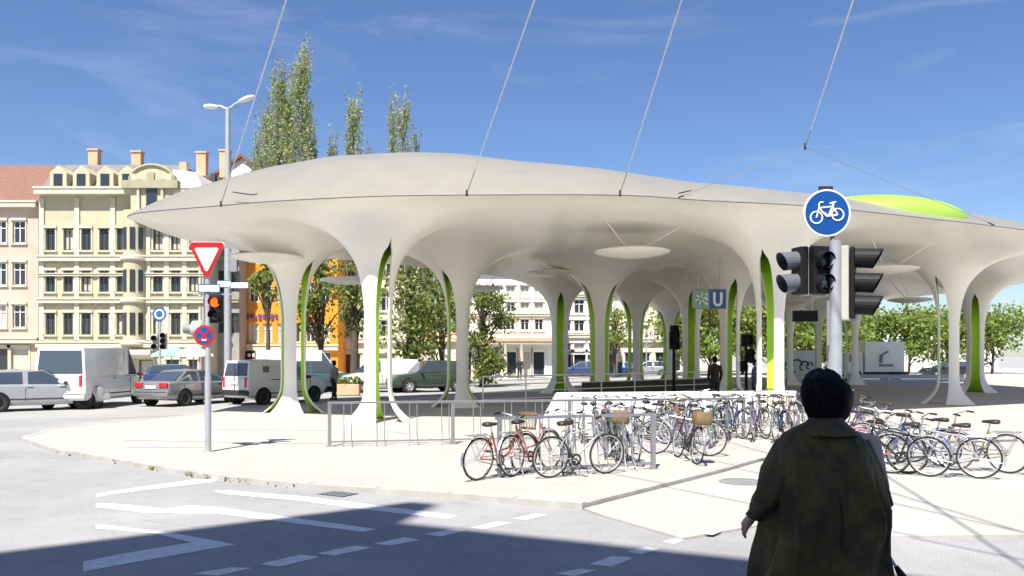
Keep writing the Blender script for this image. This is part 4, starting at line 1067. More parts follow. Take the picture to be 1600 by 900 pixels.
place('sedan', 968, 588, 170, M['p_blue'], 'bright blue small car partly hidden by slim columns')
place('wagon', 1012, 587, 175, M['p_dullsilver'], 'grey car before the cream house near the black mast')
place('suv', 838, 588, 180, M['p_dullsilver'], 'silver car parked below the salmon canopy of the white house')
place('bigvan', 1100, 583, 170, M['p_white'], 'white van seen behind the man at the stairs', name='white_van', cat='van')
place('wagon', 60, 640, 36, M['p_dullsilver'], 'pale silver estate car at the far left edge')
place('wagon', 1480, 590, 180, M['p_black'], 'black car at the far right beyond the roof')

# ------------------------------------------------------------------ buildings
def facade(mb, o, u, w_, h, holes, rev=.18, z0=0, mi=0):
    """wall in plane through o along u (unit, horizontal); outward normal is u rotated -90deg. holes: (x0,x1,z0,z1)"""
    u = Vector((u[0], u[1], 0)); n = Vector((u.y, -u.x, 0)); o = Vector((o[0], o[1], z0))
    xs = sorted({0, w_, *[v for q in holes for v in q[:2]]}); zs = sorted({0, h, *[v for q in holes for v in q[2:4]]})
    def pt(x, z, dp=0): return o+u*x+Vector((0, 0, z))-n*dp
    for i in range(len(xs)-1):
        for j in range(len(zs)-1):
            cx_, cz = (xs[i]+xs[i+1])/2, (zs[j]+zs[j+1])/2
            if any(q[0] < cx_ < q[1] and q[2] < cz < q[3] for q in holes): continue
            mb.quad(pt(xs[i], zs[j]), pt(xs[i+1], zs[j]), pt(xs[i+1], zs[j+1]), pt(xs[i], zs[j+1]), mi)
    for a, b, c, d_ in [q[:4] for q in holes]:
        for p, q_ in (((a, c), (b, c)), ((b, c), (b, d_)), ((b, d_), (a, d_)), ((a, d_), (a, c))):
            mb.quad(pt(*p), pt(*q_), pt(*q_, rev), pt(*p, rev), mi)
def window(par, o, u, hole, fm='frame_white', rev=.18, z0=0, bars=True, surround=None, curtain=0):
    u = Vector((u[0], u[1], 0)); n = Vector((u.y, -u.x, 0)); o = Vector((o[0], o[1], z0)); a, b, c, d_ = hole; t = .07
    def pt(x, z, dp): return o+u*x+Vector((0, 0, z))-n*dp
    mb = MB()
    def bar(x0, x1, z0_, z1_, dp0, dp1): 
        vs = [pt(x, z, dp) for x in (x0, x1) for z in (z0_, z1_) for dp in (dp0, dp1)]
        mb.add(vs, [(0, 1, 3, 2), (4, 6, 7, 5), (0, 4, 5, 1), (2, 3, 7, 6), (0, 2, 6, 4), (1, 5, 7, 3)])
    bar(a, a+t, c, d_, rev-.07, rev); bar(b-t, b, c, d_, rev-.07, rev); bar(a+t, b-t, c, c+t, rev-.07, rev); bar(a+t, b-t, d_-t, d_, rev-.07, rev)
    if bars:
        m_ = (a+b)/2; zc_ = lerp(c, d_, .68); bar(m_-.035, m_+.035, c+t, d_-t, rev-.065, rev); bar(a+t, b-t, zc_-.03, zc_+.03, rev-.062, rev)
    w_ = mb.build('window', M[fm], par)
    mb = MB(); mb.quad(pt(a, c, rev-.01), pt(b, c, rev-.01), pt(b, d_, rev-.01), pt(a, d_, rev-.01)); mb.build('pane', M['glass' if not curtain else 'curtain'], w_)
    if surround:
        mb = MB(); bar(a-.16, b+.16, c-.12, c-.02, -.12, .0); bar(a-.14, b+.14, d_+.02, d_+.2, -.14, 0); bar(a-.12, a-.02, c, d_, -.06, 0); bar(b+.02, b+.12, c, d_, -.06, 0); mb.build('surround', M[surround], w_)
    return w_
def building(name, label, o, u, w_, h, depth, wm, holes, fm='frame_white', surround=None, cornices=(), roof=None, roofm='rooftile', wins=True, trim='stucco_trim', curt=.25, group=None, cat='building'):
    e = empty(name, (0, 0, 0), 0, label, cat, group); u_ = Vector((u[0], u[1], 0)).normalized(); n = Vector((u_.y, -u_.x, 0)); o_ = Vector((o[0], o[1], 0))
    mb = MB(); facade(mb, o, u_, w_, h, holes)
    A = o_; B = o_+u_*w_; Cc = B-n*depth; Dd = A-n*depth; hz = Vector((0, 0, h))
    mb.quad(B, Cc, Cc+hz, B+hz); mb.quad(Cc, Dd, Dd+hz, Cc+hz); mb.quad(Dd, A, A+hz, Dd+hz); mb.quad(A+hz, B+hz, Cc+hz, Dd+hz)
    mb.build('wall', M[wm], e, fix=False)
    for q in holes: window(e, o, u_, q[:4], fm, surround=surround, curtain=(random.random() < curt), bars=(len(q) < 5))
    ang = math.atan2(u_.y, u_.x)
    for z, hh, pr in cornices:
        mb = MB(); c_ = o_+u_*(w_/2)+n*(pr/2-.01); mb.box((c_.x, c_.y, z), (w_+.1, pr, hh), rz=ang); c2 = c_+n*.06; mb.box((c2.x, c2.y, z+hh*.35+.02), (w_+.24, pr, hh*.3), rz=ang); mb.build('cornice', M[trim], e)
    if roof:
        mb = MB(); k = .4; P0 = [A+n*k-u_*k+hz, B+n*k+u_*k+hz, Cc-n*k+u_*k+hz, Dd-n*k-u_*k+hz]; r1 = (A+Dd)/2+hz+Vector((0, 0, roof)); r2 = (B+Cc)/2+hz+Vector((0, 0, roof))
        P0 = [p+Vector((0, 0, .02)) for p in P0]; mb.add(P0+[r1, r2], [(0, 1, 5, 4), (1, 2, 5), (2, 3, 4, 5), (3, 0, 4)]); mb.build('roof', M[roofm], e)
    return e
# cream ornate house at the left
d = 60.0; x0 = X(62, d); x1 = X(318, d); W_ = x1-x0
def hx(px): return X(px, d)-x0
rows = [(357, 391), (423, 456), (489, 523)]
wc = [79, 107, 135, 163, 190, 218, 247, 275, 303]
holes = []
for a, b in rows:
    for c in wc:
        ww = .62 if c not in (218,) else .5
        holes.append((hx(c)-ww/2-.02, hx(c)+ww/2+.02, Z(b, d), Z(a, d)))
for c, ww in ((95, 1.3), (160, 1.3), (228, 1.0), (270, .9), (302, .6)): holes.append((hx(c)-ww/2, hx(c)+ww/2, .35, Z(562, d), 1))
H_ = Z(303, d)
cb = building('cream_house', 'ornate cream house with rounded gable and stacked bay windows at the left', (x0, d), (1, 0), W_, H_, 14, 'cream', holes, fm='frame_dark', surround='stucco_trim',
              cornices=[(Z(300, d), .5, .7), (Z(404, d), .4, .35), (Z(410, d)+-.9, .2, .2), (Z(470, d), .35, .3), (Z(538, d), .45, .5)], trim='stucco_trim', curt=.35)
mb = MB()                                                              # balustrade panels under windows
for c in wc:
    for a, b in rows: mb.box((X(c, d), d-.06, Z(b, d)-.62), (.95, .12, .6))
mb.build('apron_panels', M['cream_dark'], cb)
mb = MB(); gx = X(243, d)                                               # gable block and arched top
mb.box((gx, d-.25, Z(312, d)), (2.9, 1.0, 3.4)); 
mb.prism([(gx-1.75, Z(290, d))]+[(gx+1.5*math.cos(t), Z(285, d)+1.05*math.sin(t)) for t in [PI-PI*i/14 for i in range(15)]]+[(gx+1.75, Z(290, d))], d-.6, d+.4)
mb.build('gable', M['cream'], cb)
mb = MB(); arcp = [(gx+1.56*math.cos(t), d-.62, Z(285, d)+1.1*math.sin(t)) for t in [PI-PI*i/16 for i in range(17)]]; mb.tube(arcp, .13, 6); mb.box((gx, d-.75, Z(292, d)), (4.0, .6, .55)); mb.box((gx, d-.72, Z(280, d)), (.5, .3, .6)); mb.build('gable_moulding', M['cream_dark'], cb)
for s in (-.62, .62):
    pass
mb = MB(); mb.box((gx+.05, d-.78, Z(314, d)), (.75, .1, 1.9)); wq = mb.build('gable_window', M['frame_dark'], cb); mb = MB(); mb.box((gx+.05, d-.835, Z(314, d)), (.6, .02, 1.7)); mb.build('pane', M['glass'], wq)
for s in (-1, 1):
    mb = MB(); mb.lathe([(.16, 0), (.12, .15), (.11, 2.0), (.17, 2.2)], 10, (gx+s*.85, d-.85, Z(332, d))); mb.build('pilaster', M['stucco_trim'], cb, smooth=True)
mb = MB(); mb.box((gx+1.6, d+1.2, Z(272, d)), (.5, .5, 2.2)); mb.build('chimney', M['salmon'], cb)
mb = MB(); mb.prism([(gx+1, H_), (x1, H_), (x1-.8, H_+1.7), (gx+1, H_+1.9)], d+.6, d+9); mb.build('attic_wall', M['house_white'], cb)
mb = MB(); mb.add([(x0, d-.2, H_+.02), (gx+1, d-.2, H_+.02), (gx+1, d+2.2, H_+2.6), (x0, d+2.2, H_+2.6), (x0, d+13, H_+2.9), (gx+1, d+13, H_+2.9)], [(0, 1, 2, 3), (3, 2, 5, 4)]); mb.build('mansard_roof', M['roof_slate'], cb)
for px in (92, 128, 165, 199):
    mb = MB(); xx = X(px, d); mb.prism([(xx-.6, H_+.25), (xx+.6, H_+.25), (xx+.6, H_+1.5), (xx, H_+2.05), (xx-.6, H_+1.5)], d-.1, d+2.2); dm = mb.build('dormer', M['cream'], cb)
    mb = MB(); mb.box((xx, d-.12, H_+.9), (.62, .06, 1.05)); mb.build('window', M['glass'], dm)
for px, hh in ((110, 1.5), (181, 1.2), (288, 1.1), (326, 1.4)):
    mb = MB(); mb.box((X(px, d), d+3.5, H_+2.9), (.7, .6, hh+.6)); mb.box((X(px, d), d+3.5, H_+3.25+hh/2), (.85, .75, .12)); mb.build('chimney', M['salmon'], cb)
for px in (66, 121, 177, 232, 261, 289, 315):
    mb = MB(); mb.box((X(px, d), d-.05, (H_+Z(538, d))/2), (.34, .14, H_-Z(538, d)-.6)); mb.build('wall_pilaster', M['stucco_trim'], cb)
mb = MB(); mb.tube([(X(321, d)-.25, d-.12, .2), (X(321, d)-.25, d-.12, H_)], .07, 6); mb.build('downpipe', M['grey'], cb, smooth=True)
d2 = 61.5; xl = X(-120, d2); wl = X(60, d2)-xl
wcl = [-96, -64, -32, 0, 30]
building('corner_house', 'pale rose house with steep brown roof left of the cream house', (xl, d2), (1, 0), wl, Z(318, d2), 12, 'rose', [(X(c, d2)-xl-.45, X(c, d2)-xl+.45, Z(b, d2), Z(a, d2)) for c in wcl for a, b in ((345, 380), (410, 446), (476, 512))]+[(X(c, d2)-xl-.7, X(c, d2)-xl+.7, .3, 2.6, 1) for c in wcl],
         surround='stucco_trim', cornices=[(Z(320, d2), .45, .5), (Z(532, d2), .4, .4)], roof=4.2, roofm='rooftile', curt=.4)
# rounded bay left
mb = MB()
for (a, b) in rows:
    pass
bx = X(213, d)
mb.lathe([(.8, Z(535, d)), (.8, Z(330, d))], 20, (bx-.1, d, 0)); mb.build('bay', M['cream'], cb, smooth=True)
for a, b in rows:
    for an in (-1.0, -.35):
        pass
mb = MB()
for a, b in rows:
    for an in (R(-120), R(-78), R(-38)):
        cxw, cyw = bx-.1+.8*math.cos(an), d+.8*math.sin(an); mb.box((cxw, cyw, (Z(a, d)+Z(b, d))/2), (.08, .34, 1.55), rz=an)
mb.build('bay_window', M['glass'], cb)
for zz in (404, 470, 536): mb = MB(); mb.lathe([(.8, Z(zz, d)-.2), (.98, Z(zz, d)-.1), (.98, Z(zz, d)+.12), (.8, Z(zz, d)+.2)], 20, (bx-.1, d, 0)); mb.build('bay_moulding', M['stucco_trim'], cb, smooth=True)
# sill shop awning
mb = MB(); mb.box((X(215, d), d-.5, Z(553, d)), (2.6, .9, .35), tilt=('X', -.3)); mb.build('shop_sign', M['stucco_trim'], cb)
# recess beside the cream house, its shade painted in as grey green
d = 63; building('shade_toned_recess', 'recess beside the cream house, its shade put into a grey green colour', (X(318, d)+.35, d), (1, 0), X(372, d)-X(318, d)-.3, Z(296, d), 10, 'grey_wall',
         [(.6+i*1.15, 1.2+i*1.15, Z(b, d), Z(a, d)) for i in range(2) for a, b in ((357, 388), (423, 456), (489, 520))], fm='frame_dark', cornices=[(Z(470, d), .3, .3), (Z(404, d), .3, .3)], trim='cream_dark', curt=0)
d = 66
e = empty('roof_house', (0, 0, 0), 0, 'dark mansard roof with chimneys behind the cream house', 'building')
mb = MB(); mb.box((X(322, d), d+4, Z(292, d)-6), (2.2, 4, 12.0)); mb.build('wall', M['cream_dark'], e)
mb = MB(); mb.box((X(322, d), d+4, Z(281, d)), (1.7, 3.0, 1.3)); mb.build('roof', M['roof_dark'], e, bevel=.1)
mb = MB(); mb.box((X(318, d), d+2.2, Z(271, d)), (.4, .4, .9)); mb.box((X(328, d), d+2.2, Z(273, d)), (.3, .4, .6)); mb.build('chimney', M['roof_dark'], e)
# white gable house behind
d = 80; xa, xb, xp = X(330, d), X(425, d), X(378, d)
e = empty('gable_house', (0, 0, 0), 0, 'bright white gable wall of a tall house left of the big poplar', 'building')
mb = MB(); zl, zp = Z(280, d), Z(246, d)
mb.prism([(xa, 0), (xb, 0), (xb, zl), (xp, zp), (xa, zl)], d, d+14); mb.build('wall', M['house_white'], e)
for (p, q_) in (((xa-.3, zl-.2), (xp, zp)), ((xp, zp), (xb+.3, zl-.2))):
    mb = MB(); mb.prism([p, q_, (q_[0], q_[1]+.32), (p[0], p[1]+.32)], d-.35, d+14.2); mb.build('roof', M['rooftile'], e)
mb = MB(); mb.box((X(389, d), d-.02, Z(274, d)), (.9, .1, .5)); w_ = mb.build('window', M['frame_dark'], e)
# orange house
d = 65; x0 = X(362, d); x1 = X(528, d)
def hx(px): return X(px, d)-x0
holes = []
for a, b in ((380, 412), (441, 472), (505, 535)):
    for c in (380, 397, 418, 440, 462, 485, 508): holes.append((hx(c)-.36, hx(c)+.36, Z(b, d), Z(a, d)))
for c in (385, 415, 445, 475, 505): holes.append((hx(c)-.6, hx(c)+.6, .3, 2.3, 1))
ob = building('orange_house', 'bright orange house with purple lettering strip, red awning and white framed windows', (x0, d), (1, 0), x1-x0, Z(350, d), 12, 'orange', holes,
              cornices=[(Z(543, d), .45, .35), (Z(350, d)-.2, .4, .4)], roof=3, curt=.3)
mb = MB(); mb.box((X(408, d), d-.25, Z(555, d)), (5.0, .3, .55)); mb.build('fascia_board', M['black'], ob)
for k in range(9): mb = MB(); mb.box((X(392, d)+k*.38, d-.42, Z(555, d)), (.24, .03, .26)); mb.build('fascia_letter', M['frame_white'], ob)
mb = MB(); mb.box((X(410, d), d-.7, Z(565, d)), (5.2, 1.2, .2), tilt=('X', .35)); mb.build('awning', M['awning_red'], ob)
for k in range(11): mb = MB(); mb.box((X(368, d)+k*.32, d-.10, Z(495, d)+.06*math.sin(k*2.1)), (.22, .06, .30+.12*(k % 3 == 0)), tilt=('Y', .2*math.sin(k))); mb.build('wall_letter', M['purple'], ob)
# beige house with arches and the lower annex
d = 68; x0 = X(529, d); x1 = X(655, d)
def hx(px): return X(px, d)-x0
holes = [(hx(c)-.45, hx(c)+.45, Z(b, d), Z(a, d)) for a, b in ((400, 432), (455, 486), (500, 526)) for c in (548, 575, 603, 632)]+[(hx(c)-.7, hx(c)+.7, .3, Z(552, d), 1) for c in (550, 604)]
bb_ = building('beige_house', 'beige house with dark arched doorway behind the ivy covered trunks', (x0, d), (1, 0), x1-x0, Z(370, d), 12, 'beige', holes, surround='stucco_trim', cornices=[(Z(532, d), .4, .3)], roof=3)
d = 67; x0 = X(656, d)
building('annex_house', 'low annex with salmon tiled roof and grey garage door between the columns', (x0, d), (1, 0), X(712, d)-x0, Z(534, d), 8, 'beige', [(.3, 1.3, .2, 2.3, 1), (1.65, 2.35, .5, 2.1)], roof=1.1, roofm='salmon', fm='frame_white')
# white houses
def row_house(name, label, pxa, pxb, d, ytop, rows, cols, ww, wm='house_white', ground=True, corn=(), roof=3, surround='frame_white', u=(1, 0)):
    x0 = X(pxa, d); w_ = X(pxb, d)-x0; hs = []
    for a, b in rows:
        for c in cols: hs.append((X(c, d)-x0-ww/2, X(c, d)-x0+ww/2, Z(b, d), Z(a, d)))
    if ground:
        for c in cols[::1]: hs.append((X(c, d)-x0-ww*.7, X(c, d)-x0+ww*.7, .3, 2.4, 1))
    return building(name, label, (x0, d), (1, 0), w_, Z(ytop, d), 12, wm, hs, surround=surround, cornices=corn, roof=roof, curt=.3)
d = 72
wh = row_house('white_house', 'white house with grey windows above a long salmon shop canopy', 713, 868, d, 425, [(446, 464), (472, 488), (498, 516)], [728, 752, 776, 798, 820, 842], .75, corn=[(Z(492, d), .25, .25)])
mb = MB(); mb.box((X(800, d), d-.6, Z(531, d)), (7.6, 1.4, .3)); mb.build('shop_canopy', M['salmon'], wh)
mb = MB(); mb.box((X(800, d), d-.58, Z(536, d)), (7.3, 1.2, .2)); mb.build('canopy_edge', M['frame_white'], wh)
for c in (790, 815): mb = MB(); mb.lathe([(.22, 0), (.15, .2), (.14, 2.7), (.22, 2.9)], 12, (X(c, d), d-1.0, .1)); mb.build('porch_column', M['stucco_trim'], wh, smooth=True)
d = 78
row_house('tall_house', 'tall white house with one wide bay window behind the middle columns', 869, 965, d, 410, [(430, 452), (468, 490), (500, 518), (536, 552)], [884, 905, 928, 950], .95, corn=[(Z(525, d), .35, .3), (Z(462, d), .25, .25)])
d = 92
row_house('cream_corner_house', 'cream house with small dark windows left of the black mast', 966, 1075, d, 420, [(440, 460), (478, 500), (508, 528)], [984, 1008, 1018+14, 1056], .8, wm='beige', corn=[(Z(532, d), .4, .4)])
d = 110
row_house('pale_block', 'pale flat block behind the trees beyond the right hand pole', 1330, 1560, d, 520, [(528, 536), (541, 549)], [1350, 1372, 1394, 1416, 1440, 1465, 1490, 1515, 1540], 1.1, ground=False, roof=0)
# spire and pale houses at the far right
d = 140; e = empty('church_tower', (X(1364, d), d, 0), 0, 'grey pointed church tower far off at the right', 'tower')
mb = MB(); mb.box((0, 0, 5), (1.7, 1.7, 10.2)); mb.build('shaft', M['grey_wall'], e); mb = MB(); mb.lathe([(1.15, 10.1), (.9, 10.6), (.02, 15)], 8); mb.build('spire', M['roof_dark'], e)
d = 125
e = empty('far_house', (0, 0, 0), 0, 'stepped white house far behind the truck at the right', 'building')
mb = MB(); mb.box((X(1385, d), d+4, Z(512, d)/2), (3.0, 8, Z(512, d))); mb.box((X(1400, d), d+3.9, Z(525, d)/2), (2.6, 7, Z(525, d))); mb.build('wall', M['house_white'], e)
mb = MB()
for k in range(5): mb.box((X(1377, d)+(k % 3)*.9, d-.02, Z(520, d)-(k//3)*1.6), (.45, .08, .8))
mb.build('window', M['frame_dark'], e)
# graffiti wall and white truck
d = 68; mb = MB(); xg0, xg1 = X(1218, d), X(1276, d); mb.box(((xg0+xg1)/2, d, 1.25), (xg1-xg0, .3, 2.4)); gw = tag(mb.build('graffiti_wall', M['house_white']), 'low white wall sprayed with blue loops behind the bicycles at the right', 'wall')
mb = MB()
for k, (cxg, rr_) in enumerate(((-.8, .35), (-.2, .5), (.45, .35), (.9, .25))): mb.tube([((xg0+xg1)/2+cxg+rr_*math.cos(t*.9), d-.165, 1.2+rr_*math.sin(t)) for t in [2*PI*i/20 for i in range(17)]], .06, 5)
mb.build('spray_lines', M['cloth_blue'], gw)
d = 64; tk = empty('box_truck', (X(1372, d), d, PZ), 0, 'white box truck with faint dark picture on its side beyond the roof', 'truck')
mb = MB(); mb.box((0, 0, 1.85), (3.0, 2.3, 2.3)); mb.build('box_body', M['p_white'], tk, bevel=.05)
mb = MB(); mb.box((-2.2, 0, 1.35), (1.3, 2.1, 1.7)); cab = mb.build('cab', M['p_white'], tk, bevel=.12); mb = MB(); mb.box((-2.3, -1.06, 1.75), (.7, .03, .6)); mb.build('window', M['car_glass'], cab)
mb = MB(); mb.tube([(-.3, -1.17, 1.4), (-.25, -1.17, 2.0)], .14, 6); mb.tube([(-.2, -1.17, 2.0), (.25, -1.17, 2.25)], .09, 6); mb.box((.1, -1.165, 1.2), (1.1, .02, .18)); mb.build('picture', M['grey'], tk)
mb = MB(); mb.box((-.4, 0, .6), (4.6, 1.9, .22)); mb.build('chassis', M['trim'], tk)
for wx in (-2.1, .9):
    for s in (-1, 1):
        mb = MB(); mb.lathe([(.001, -.14), (.25, -.15), (.42, -.13), (.42, .13), (.25, .15), (.001, .14)], 20, (wx, s*.95, .42), axis='y'); mb.build('wheel', M['tyre'], tk, smooth=True)
mb = MB(); mb.box((X(1420, 58), 58, .55), (9.0, .12, .3)); mb.box((X(1420, 58), 58, .28), (8.6, .06, .2)); tag(mb.build('guard_rail', M['galv']), 'low grey guard rail beyond the right end of the roof', 'railing')
# green parasols and shop stands at the far left
for px, lb, mm in ((268, 'pale green market parasol behind the blue car', 'awning_green'), (302, 'white market parasol behind the signal post', 'frame_white')):
    d = 54; e = empty('parasol', (X(px, d), d, 0), 0, lb, 'parasol')
    mb = MB(); mb.tube([(0, 0, 0), (0, 0, 2.6)], .03, 6); mb.build('pole', M['galv'], e); mb = MB(); mb.lathe([(1.35, 1.95), (1.3, 2.1), (.6, 2.45), (.02, 2.7)], 8); mb.build('canopy', M[mm], e)
# building behind the camera whose shadow lies on the road
hB = 25.0; k = hB/math.tan(SUN_EL); sxh, syh = SUN_H.x*k, SUN_H.y*k
def sh_pt(px, py): x, y = G(px, py, 0); return (x-sxh, y-syh)
pA, pB, pC, pD = sh_pt(642, 784), sh_pt(686, 788), sh_pt(630, 817), sh_pt(1160, 872)
pL = sh_pt(200, 838)
dl = (Vector(pL)-Vector(pA)).normalized(); dr = (Vector(pD)-Vector(pC)).normalized()
qL = Vector(pA)+dl*26; qR = Vector(pC)+dr*30
poly = [tuple(qL), pA, pB, pC, tuple(qR), (qR.x+2, qR.y-14), (qL.x-2, qL.y-14)]
be = empty('corner_building', (0, 0, 0), 0, 'tall plastered corner building that throws the shadow on the road', 'building')
mb = MB(); mb.prism(poly, .0, hB, axis='z'); mb.build('wall', M['house_white'], be)
for P0, P1 in ((qL, Vector(pA)), (Vector(pC), qR)):
    u = (P1-P0).normalized(); n = Vector((-u.y, u.x)); L_ = (P1-P0).length
    if P0 is qL or True:
        k_ = int(L_/3.2)
        for i in range(k_):
            for fl in range(6):
                c_ = P0+u*(1.6+i*3.2)+n*.03; mb = MB(); mb.box((c_.x, c_.y, 3.2+fl*3.7), (1.2, .1, 1.9), rz=math.atan2(u.y, u.x)); mb.build('window', M['glass'], be)

# ------------------------------------------------------------------ trees
def leaves(mb, pts, size, rng):
    for p in pts:
        s = size*rng.uniform(.6, 1.35); a = rng.uniform(0, 2*PI); n = Vector((rng.gauss(0, 1), rng.gauss(0, 1), rng.gauss(0, .8)+.3)).normalized()
        u = n.orthogonal().normalized(); v = n.cross(u); u2 = u*math.cos(a)+v*math.sin(a); v2 = v*math.cos(a)-u*math.sin(a)
        mb.add([p-u2*s*.5, p+v2*s*.32, p+u2*s*.55, p-v2*s*.32], [(0, 1, 2, 3)])
def poplar(x, y, h, r, n, seed, label, low=.12, lm='leaf_poplar'):
    rng = random.Random(seed); e = empty('poplar_tree', (x, y, 0), 0, label, 'tree', 'poplars behind the station')
    tb = MB(); lf = MB(); tb.tube([(0, 0, 0), (.1, 0, h*.3), (0, .1, h*.6), (0, 0, h*.93)], [h*.012, h*.009, h*.005, .03], 8)
    pts = []; nb = int(h*4.4)
    for i in range(nb):
        z0 = h*lerp(low, .86, (i/nb)); a = rng.uniform(0, 2*PI); prof_ = math.sin(min(1, (z0/h-low)/.28+.25)*PI/2)*max(.12, 1-(z0/h))**.62
        rr = r*prof_*rng.uniform(.45, 1.1); ln_ = h*rng.uniform(.08, .20)*(1.1-.5*z0/h)
        p0 = Vector((0, 0, z0)); p1 = Vector((rr*.75*math.cos(a), rr*.75*math.sin(a), z0+ln_*.45)); p2 = Vector((rr*math.cos(a), rr*math.sin(a), z0+ln_))
        tb.tube([p0, p1, p2], [.035, .022, .008], 4)
        dens = rng.choice((.3, .6, 1, 1.5, 1.9))
        for k in range(int(n/nb*dens)):
            t = rng.random()**.7; q = p0.lerp(p1, t*2) if t < .5 else p1.lerp(p2, (t-.5)*2)
            pts.append(q+Vector((rng.gauss(0, .17*r*.5), rng.gauss(0, .17*r*.5), rng.gauss(0, .45))))
    leaves(lf, pts, .22, rng)
    tb.build('trunk', M['bark_pale'], e, smooth=True); lf.build('crown', M[lm], e, fix=False)
def tree(x, y, h, r, n, seed, label, zc=None, lm='leaf', name='leafy_tree', size=.25, group='leafy trees around the station', trunk=.02, z0=0, zr=.5):
    rng = random.Random(seed); e = empty(name, (x, y, z0), 0, label, 'tree', group)
    tb = MB(); lf = MB(); zc = zc or h*.62
    top = Vector((rng.uniform(-.2, .2)*r, 0, h*.8)); tb.tube([(0, 0, 0), (.05*r, 0, zc*.5), top], [h*trunk, h*trunk*.75, .03], 8)
    pts = []; cl = []
    for i in range(int(14+r*7)):
        a = rng.uniform(0, 2*PI); u = rng.uniform(-1, 1); q = rng.random()**.4
        c_ = Vector((r*q*math.sqrt(1-u*u)*math.cos(a), r*q*math.sqrt(1-u*u)*math.sin(a), zc+(h-zc)*.85*u*q if u > 0 else zc+zc*zr*u*q)); cl.append(c_)
        s0 = Vector((0, 0, max(.8, c_.z-abs(rng.gauss(.8, .6))*h*.12-1))); tb.tube([s0, s0.lerp(c_, .5)+Vector((0, 0, .2)), c_], [.09, .05, .015], 4)
    for i in range(n):
        c_ = rng.choice(cl); s = r*.21
        pts.append(c_+Vector((rng.gauss(0, s), rng.gauss(0, s), rng.gauss(0, s*.75))))
    leaves(lf, pts, size, rng); tb.build('trunk', M['bark'], e, smooth=True); lf.build('crown', M[lm], e, fix=False)
for i, (px, d, yt, r_, n_, lb) in enumerate(((469, 74, 50, 2.3, 4200, 'tallest poplar left above the station roof'), (434, 75, 78, 2.1, 3400, 'second tallest poplar left of the tallest one'), (452, 77, 100, 2.0, 2600, 'poplar filling the gap between the two tallest ones'),
        (416, 76, 128, 1.6, 1500, 'thin poplar at the left of the tall group'), (402, 78, 186, 1.7, 1500, 'lowest poplar at the left edge of the tall group'), (487, 78, 170, 1.4, 1300, 'slim poplar at the right edge of the tall group'),
        (552, 78, 126, 2.0, 2600, 'middle poplar above the station roof'), (521, 80, 180, 1.5, 900, 'thin poplar left of the middle one'), (576, 82, 196, 1.2, 500, 'sparse low poplar right of the middle one'),
        (630, 80, 124, 2.0, 2000, 'tallest of the sparse poplars at the right'), (612, 81, 132, 1.5, 1100, 'sparse thin poplar left in the right hand group'), (651, 82, 180, 1.8, 1000, 'low sparse poplar at the right end of the row'))):
    poplar(X(px, d), d, Z(yt, d), r_*1.05, int(n_*1.7), 1+i, lb)
tree(X(418, 52), 52, Z(400, 52), 1.0, 750, 21, 'slim green tree before the orange house', zc=6.6, zr=.28)
tree(X(500, 54), 54, Z(385, 54), 2.0, 2900, 22, 'bright green tree between first and second column', zc=6.0, trunk=.022, zr=.4)
tree(X(553, 50), 50, Z(400, 50), 1.1, 900, 23, 'dark trunk tree left of the second column', zc=5.4, trunk=.035)
tree(X(638, 52), 52, Z(385, 52), 2.4, 3600, 24, 'ivy clad tree between the second and fourth columns', zc=5.2, trunk=.035, zr=.85)
tree(X(640, 52.3), 51.4, Z(520, 51.4), .75, 900, 34, 'column of dark ivy around a trunk beside the estate car', zc=1.8, lm='leaf', name='ivy_column', zr=.9, size=.22)
tree(X(690, 58), 58, Z(400, 58), 2.0, 2600, 25, 'leafy tree behind the thin column leg', zc=5.6, zr=.7)
tree(X(752, 54), 54, Z(415, 54), 1.8, 2900, 26, 'round green tree right of the fourth column', zc=3.7, zr=.95, trunk=.02)
tree(X(757, 53), 53, Z(540, 53), .8, 800, 36, 'low bush under the round green tree', zc=1.4, name='bush', zr=.9, size=.22)
tree(X(960, 76), 76, Z(470, 76), 1.4, 1300, 27, 'small olive tree behind the slim middle columns', zc=4.4, lm='leaf_far')
for i, (px, d, yt, r_) in enumerate(((1070, 84, 452, 3.6), (1110, 82, 455, 3.4), (1160, 86, 452, 3.6), (1215, 84, 455, 3.8), (1255, 88, 456, 3.6), (1300, 86, 458, 3.2), (1345, 92, 476, 2.4), (1420, 90, 480, 3.0), (1480, 92, 470, 3.4), (1550, 90, 474, 3.6))):
    tree(X(px, d), d, Z(yt, d), r_, 2800, 40+i, ['yellow green tree left of the U sign', 'yellow green tree below the U sign', 'yellow green tree right of the U sign', 'light green tree behind the black display', 'light green tree behind the grey signal pole', 'light green tree right of the grey signal pole', 'small tree before the church tower', 'light tree at the right beyond the truck', 'second tree from the right edge', 'tree nearest the right edge'][i],
         zc=5.2, lm='leaf_far', size=.42, group='yellow green trees behind the station', zr=.75)
rng = random.Random(9); mb = MB(); pts = []
for i in range(4, 8):
    pass
for k in range(90):
    i = rng.choice((2, 2, 3, 3, 3, 3, 4)); a, b = Vector(kerb_line[i]), Vector(kerb_line[i+1]) if False else Vector(kerb_line[i+1]); t = rng.choice((.15, .3, .34, .7, .74, .9))+rng.gauss(0, .03); p = a.lerp(b, t)
    pts.append(Vector((p.x+rng.gauss(0, .03), p.y-.03+rng.gauss(0, .02), rng.random()*.07)))
leaves(mb, pts, .05, rng); tag(mb.build('kerb_weeds', M['leaf'], fix=False), 'small weeds growing in the gutter along the kerb', 'weeds', kind='stuff')
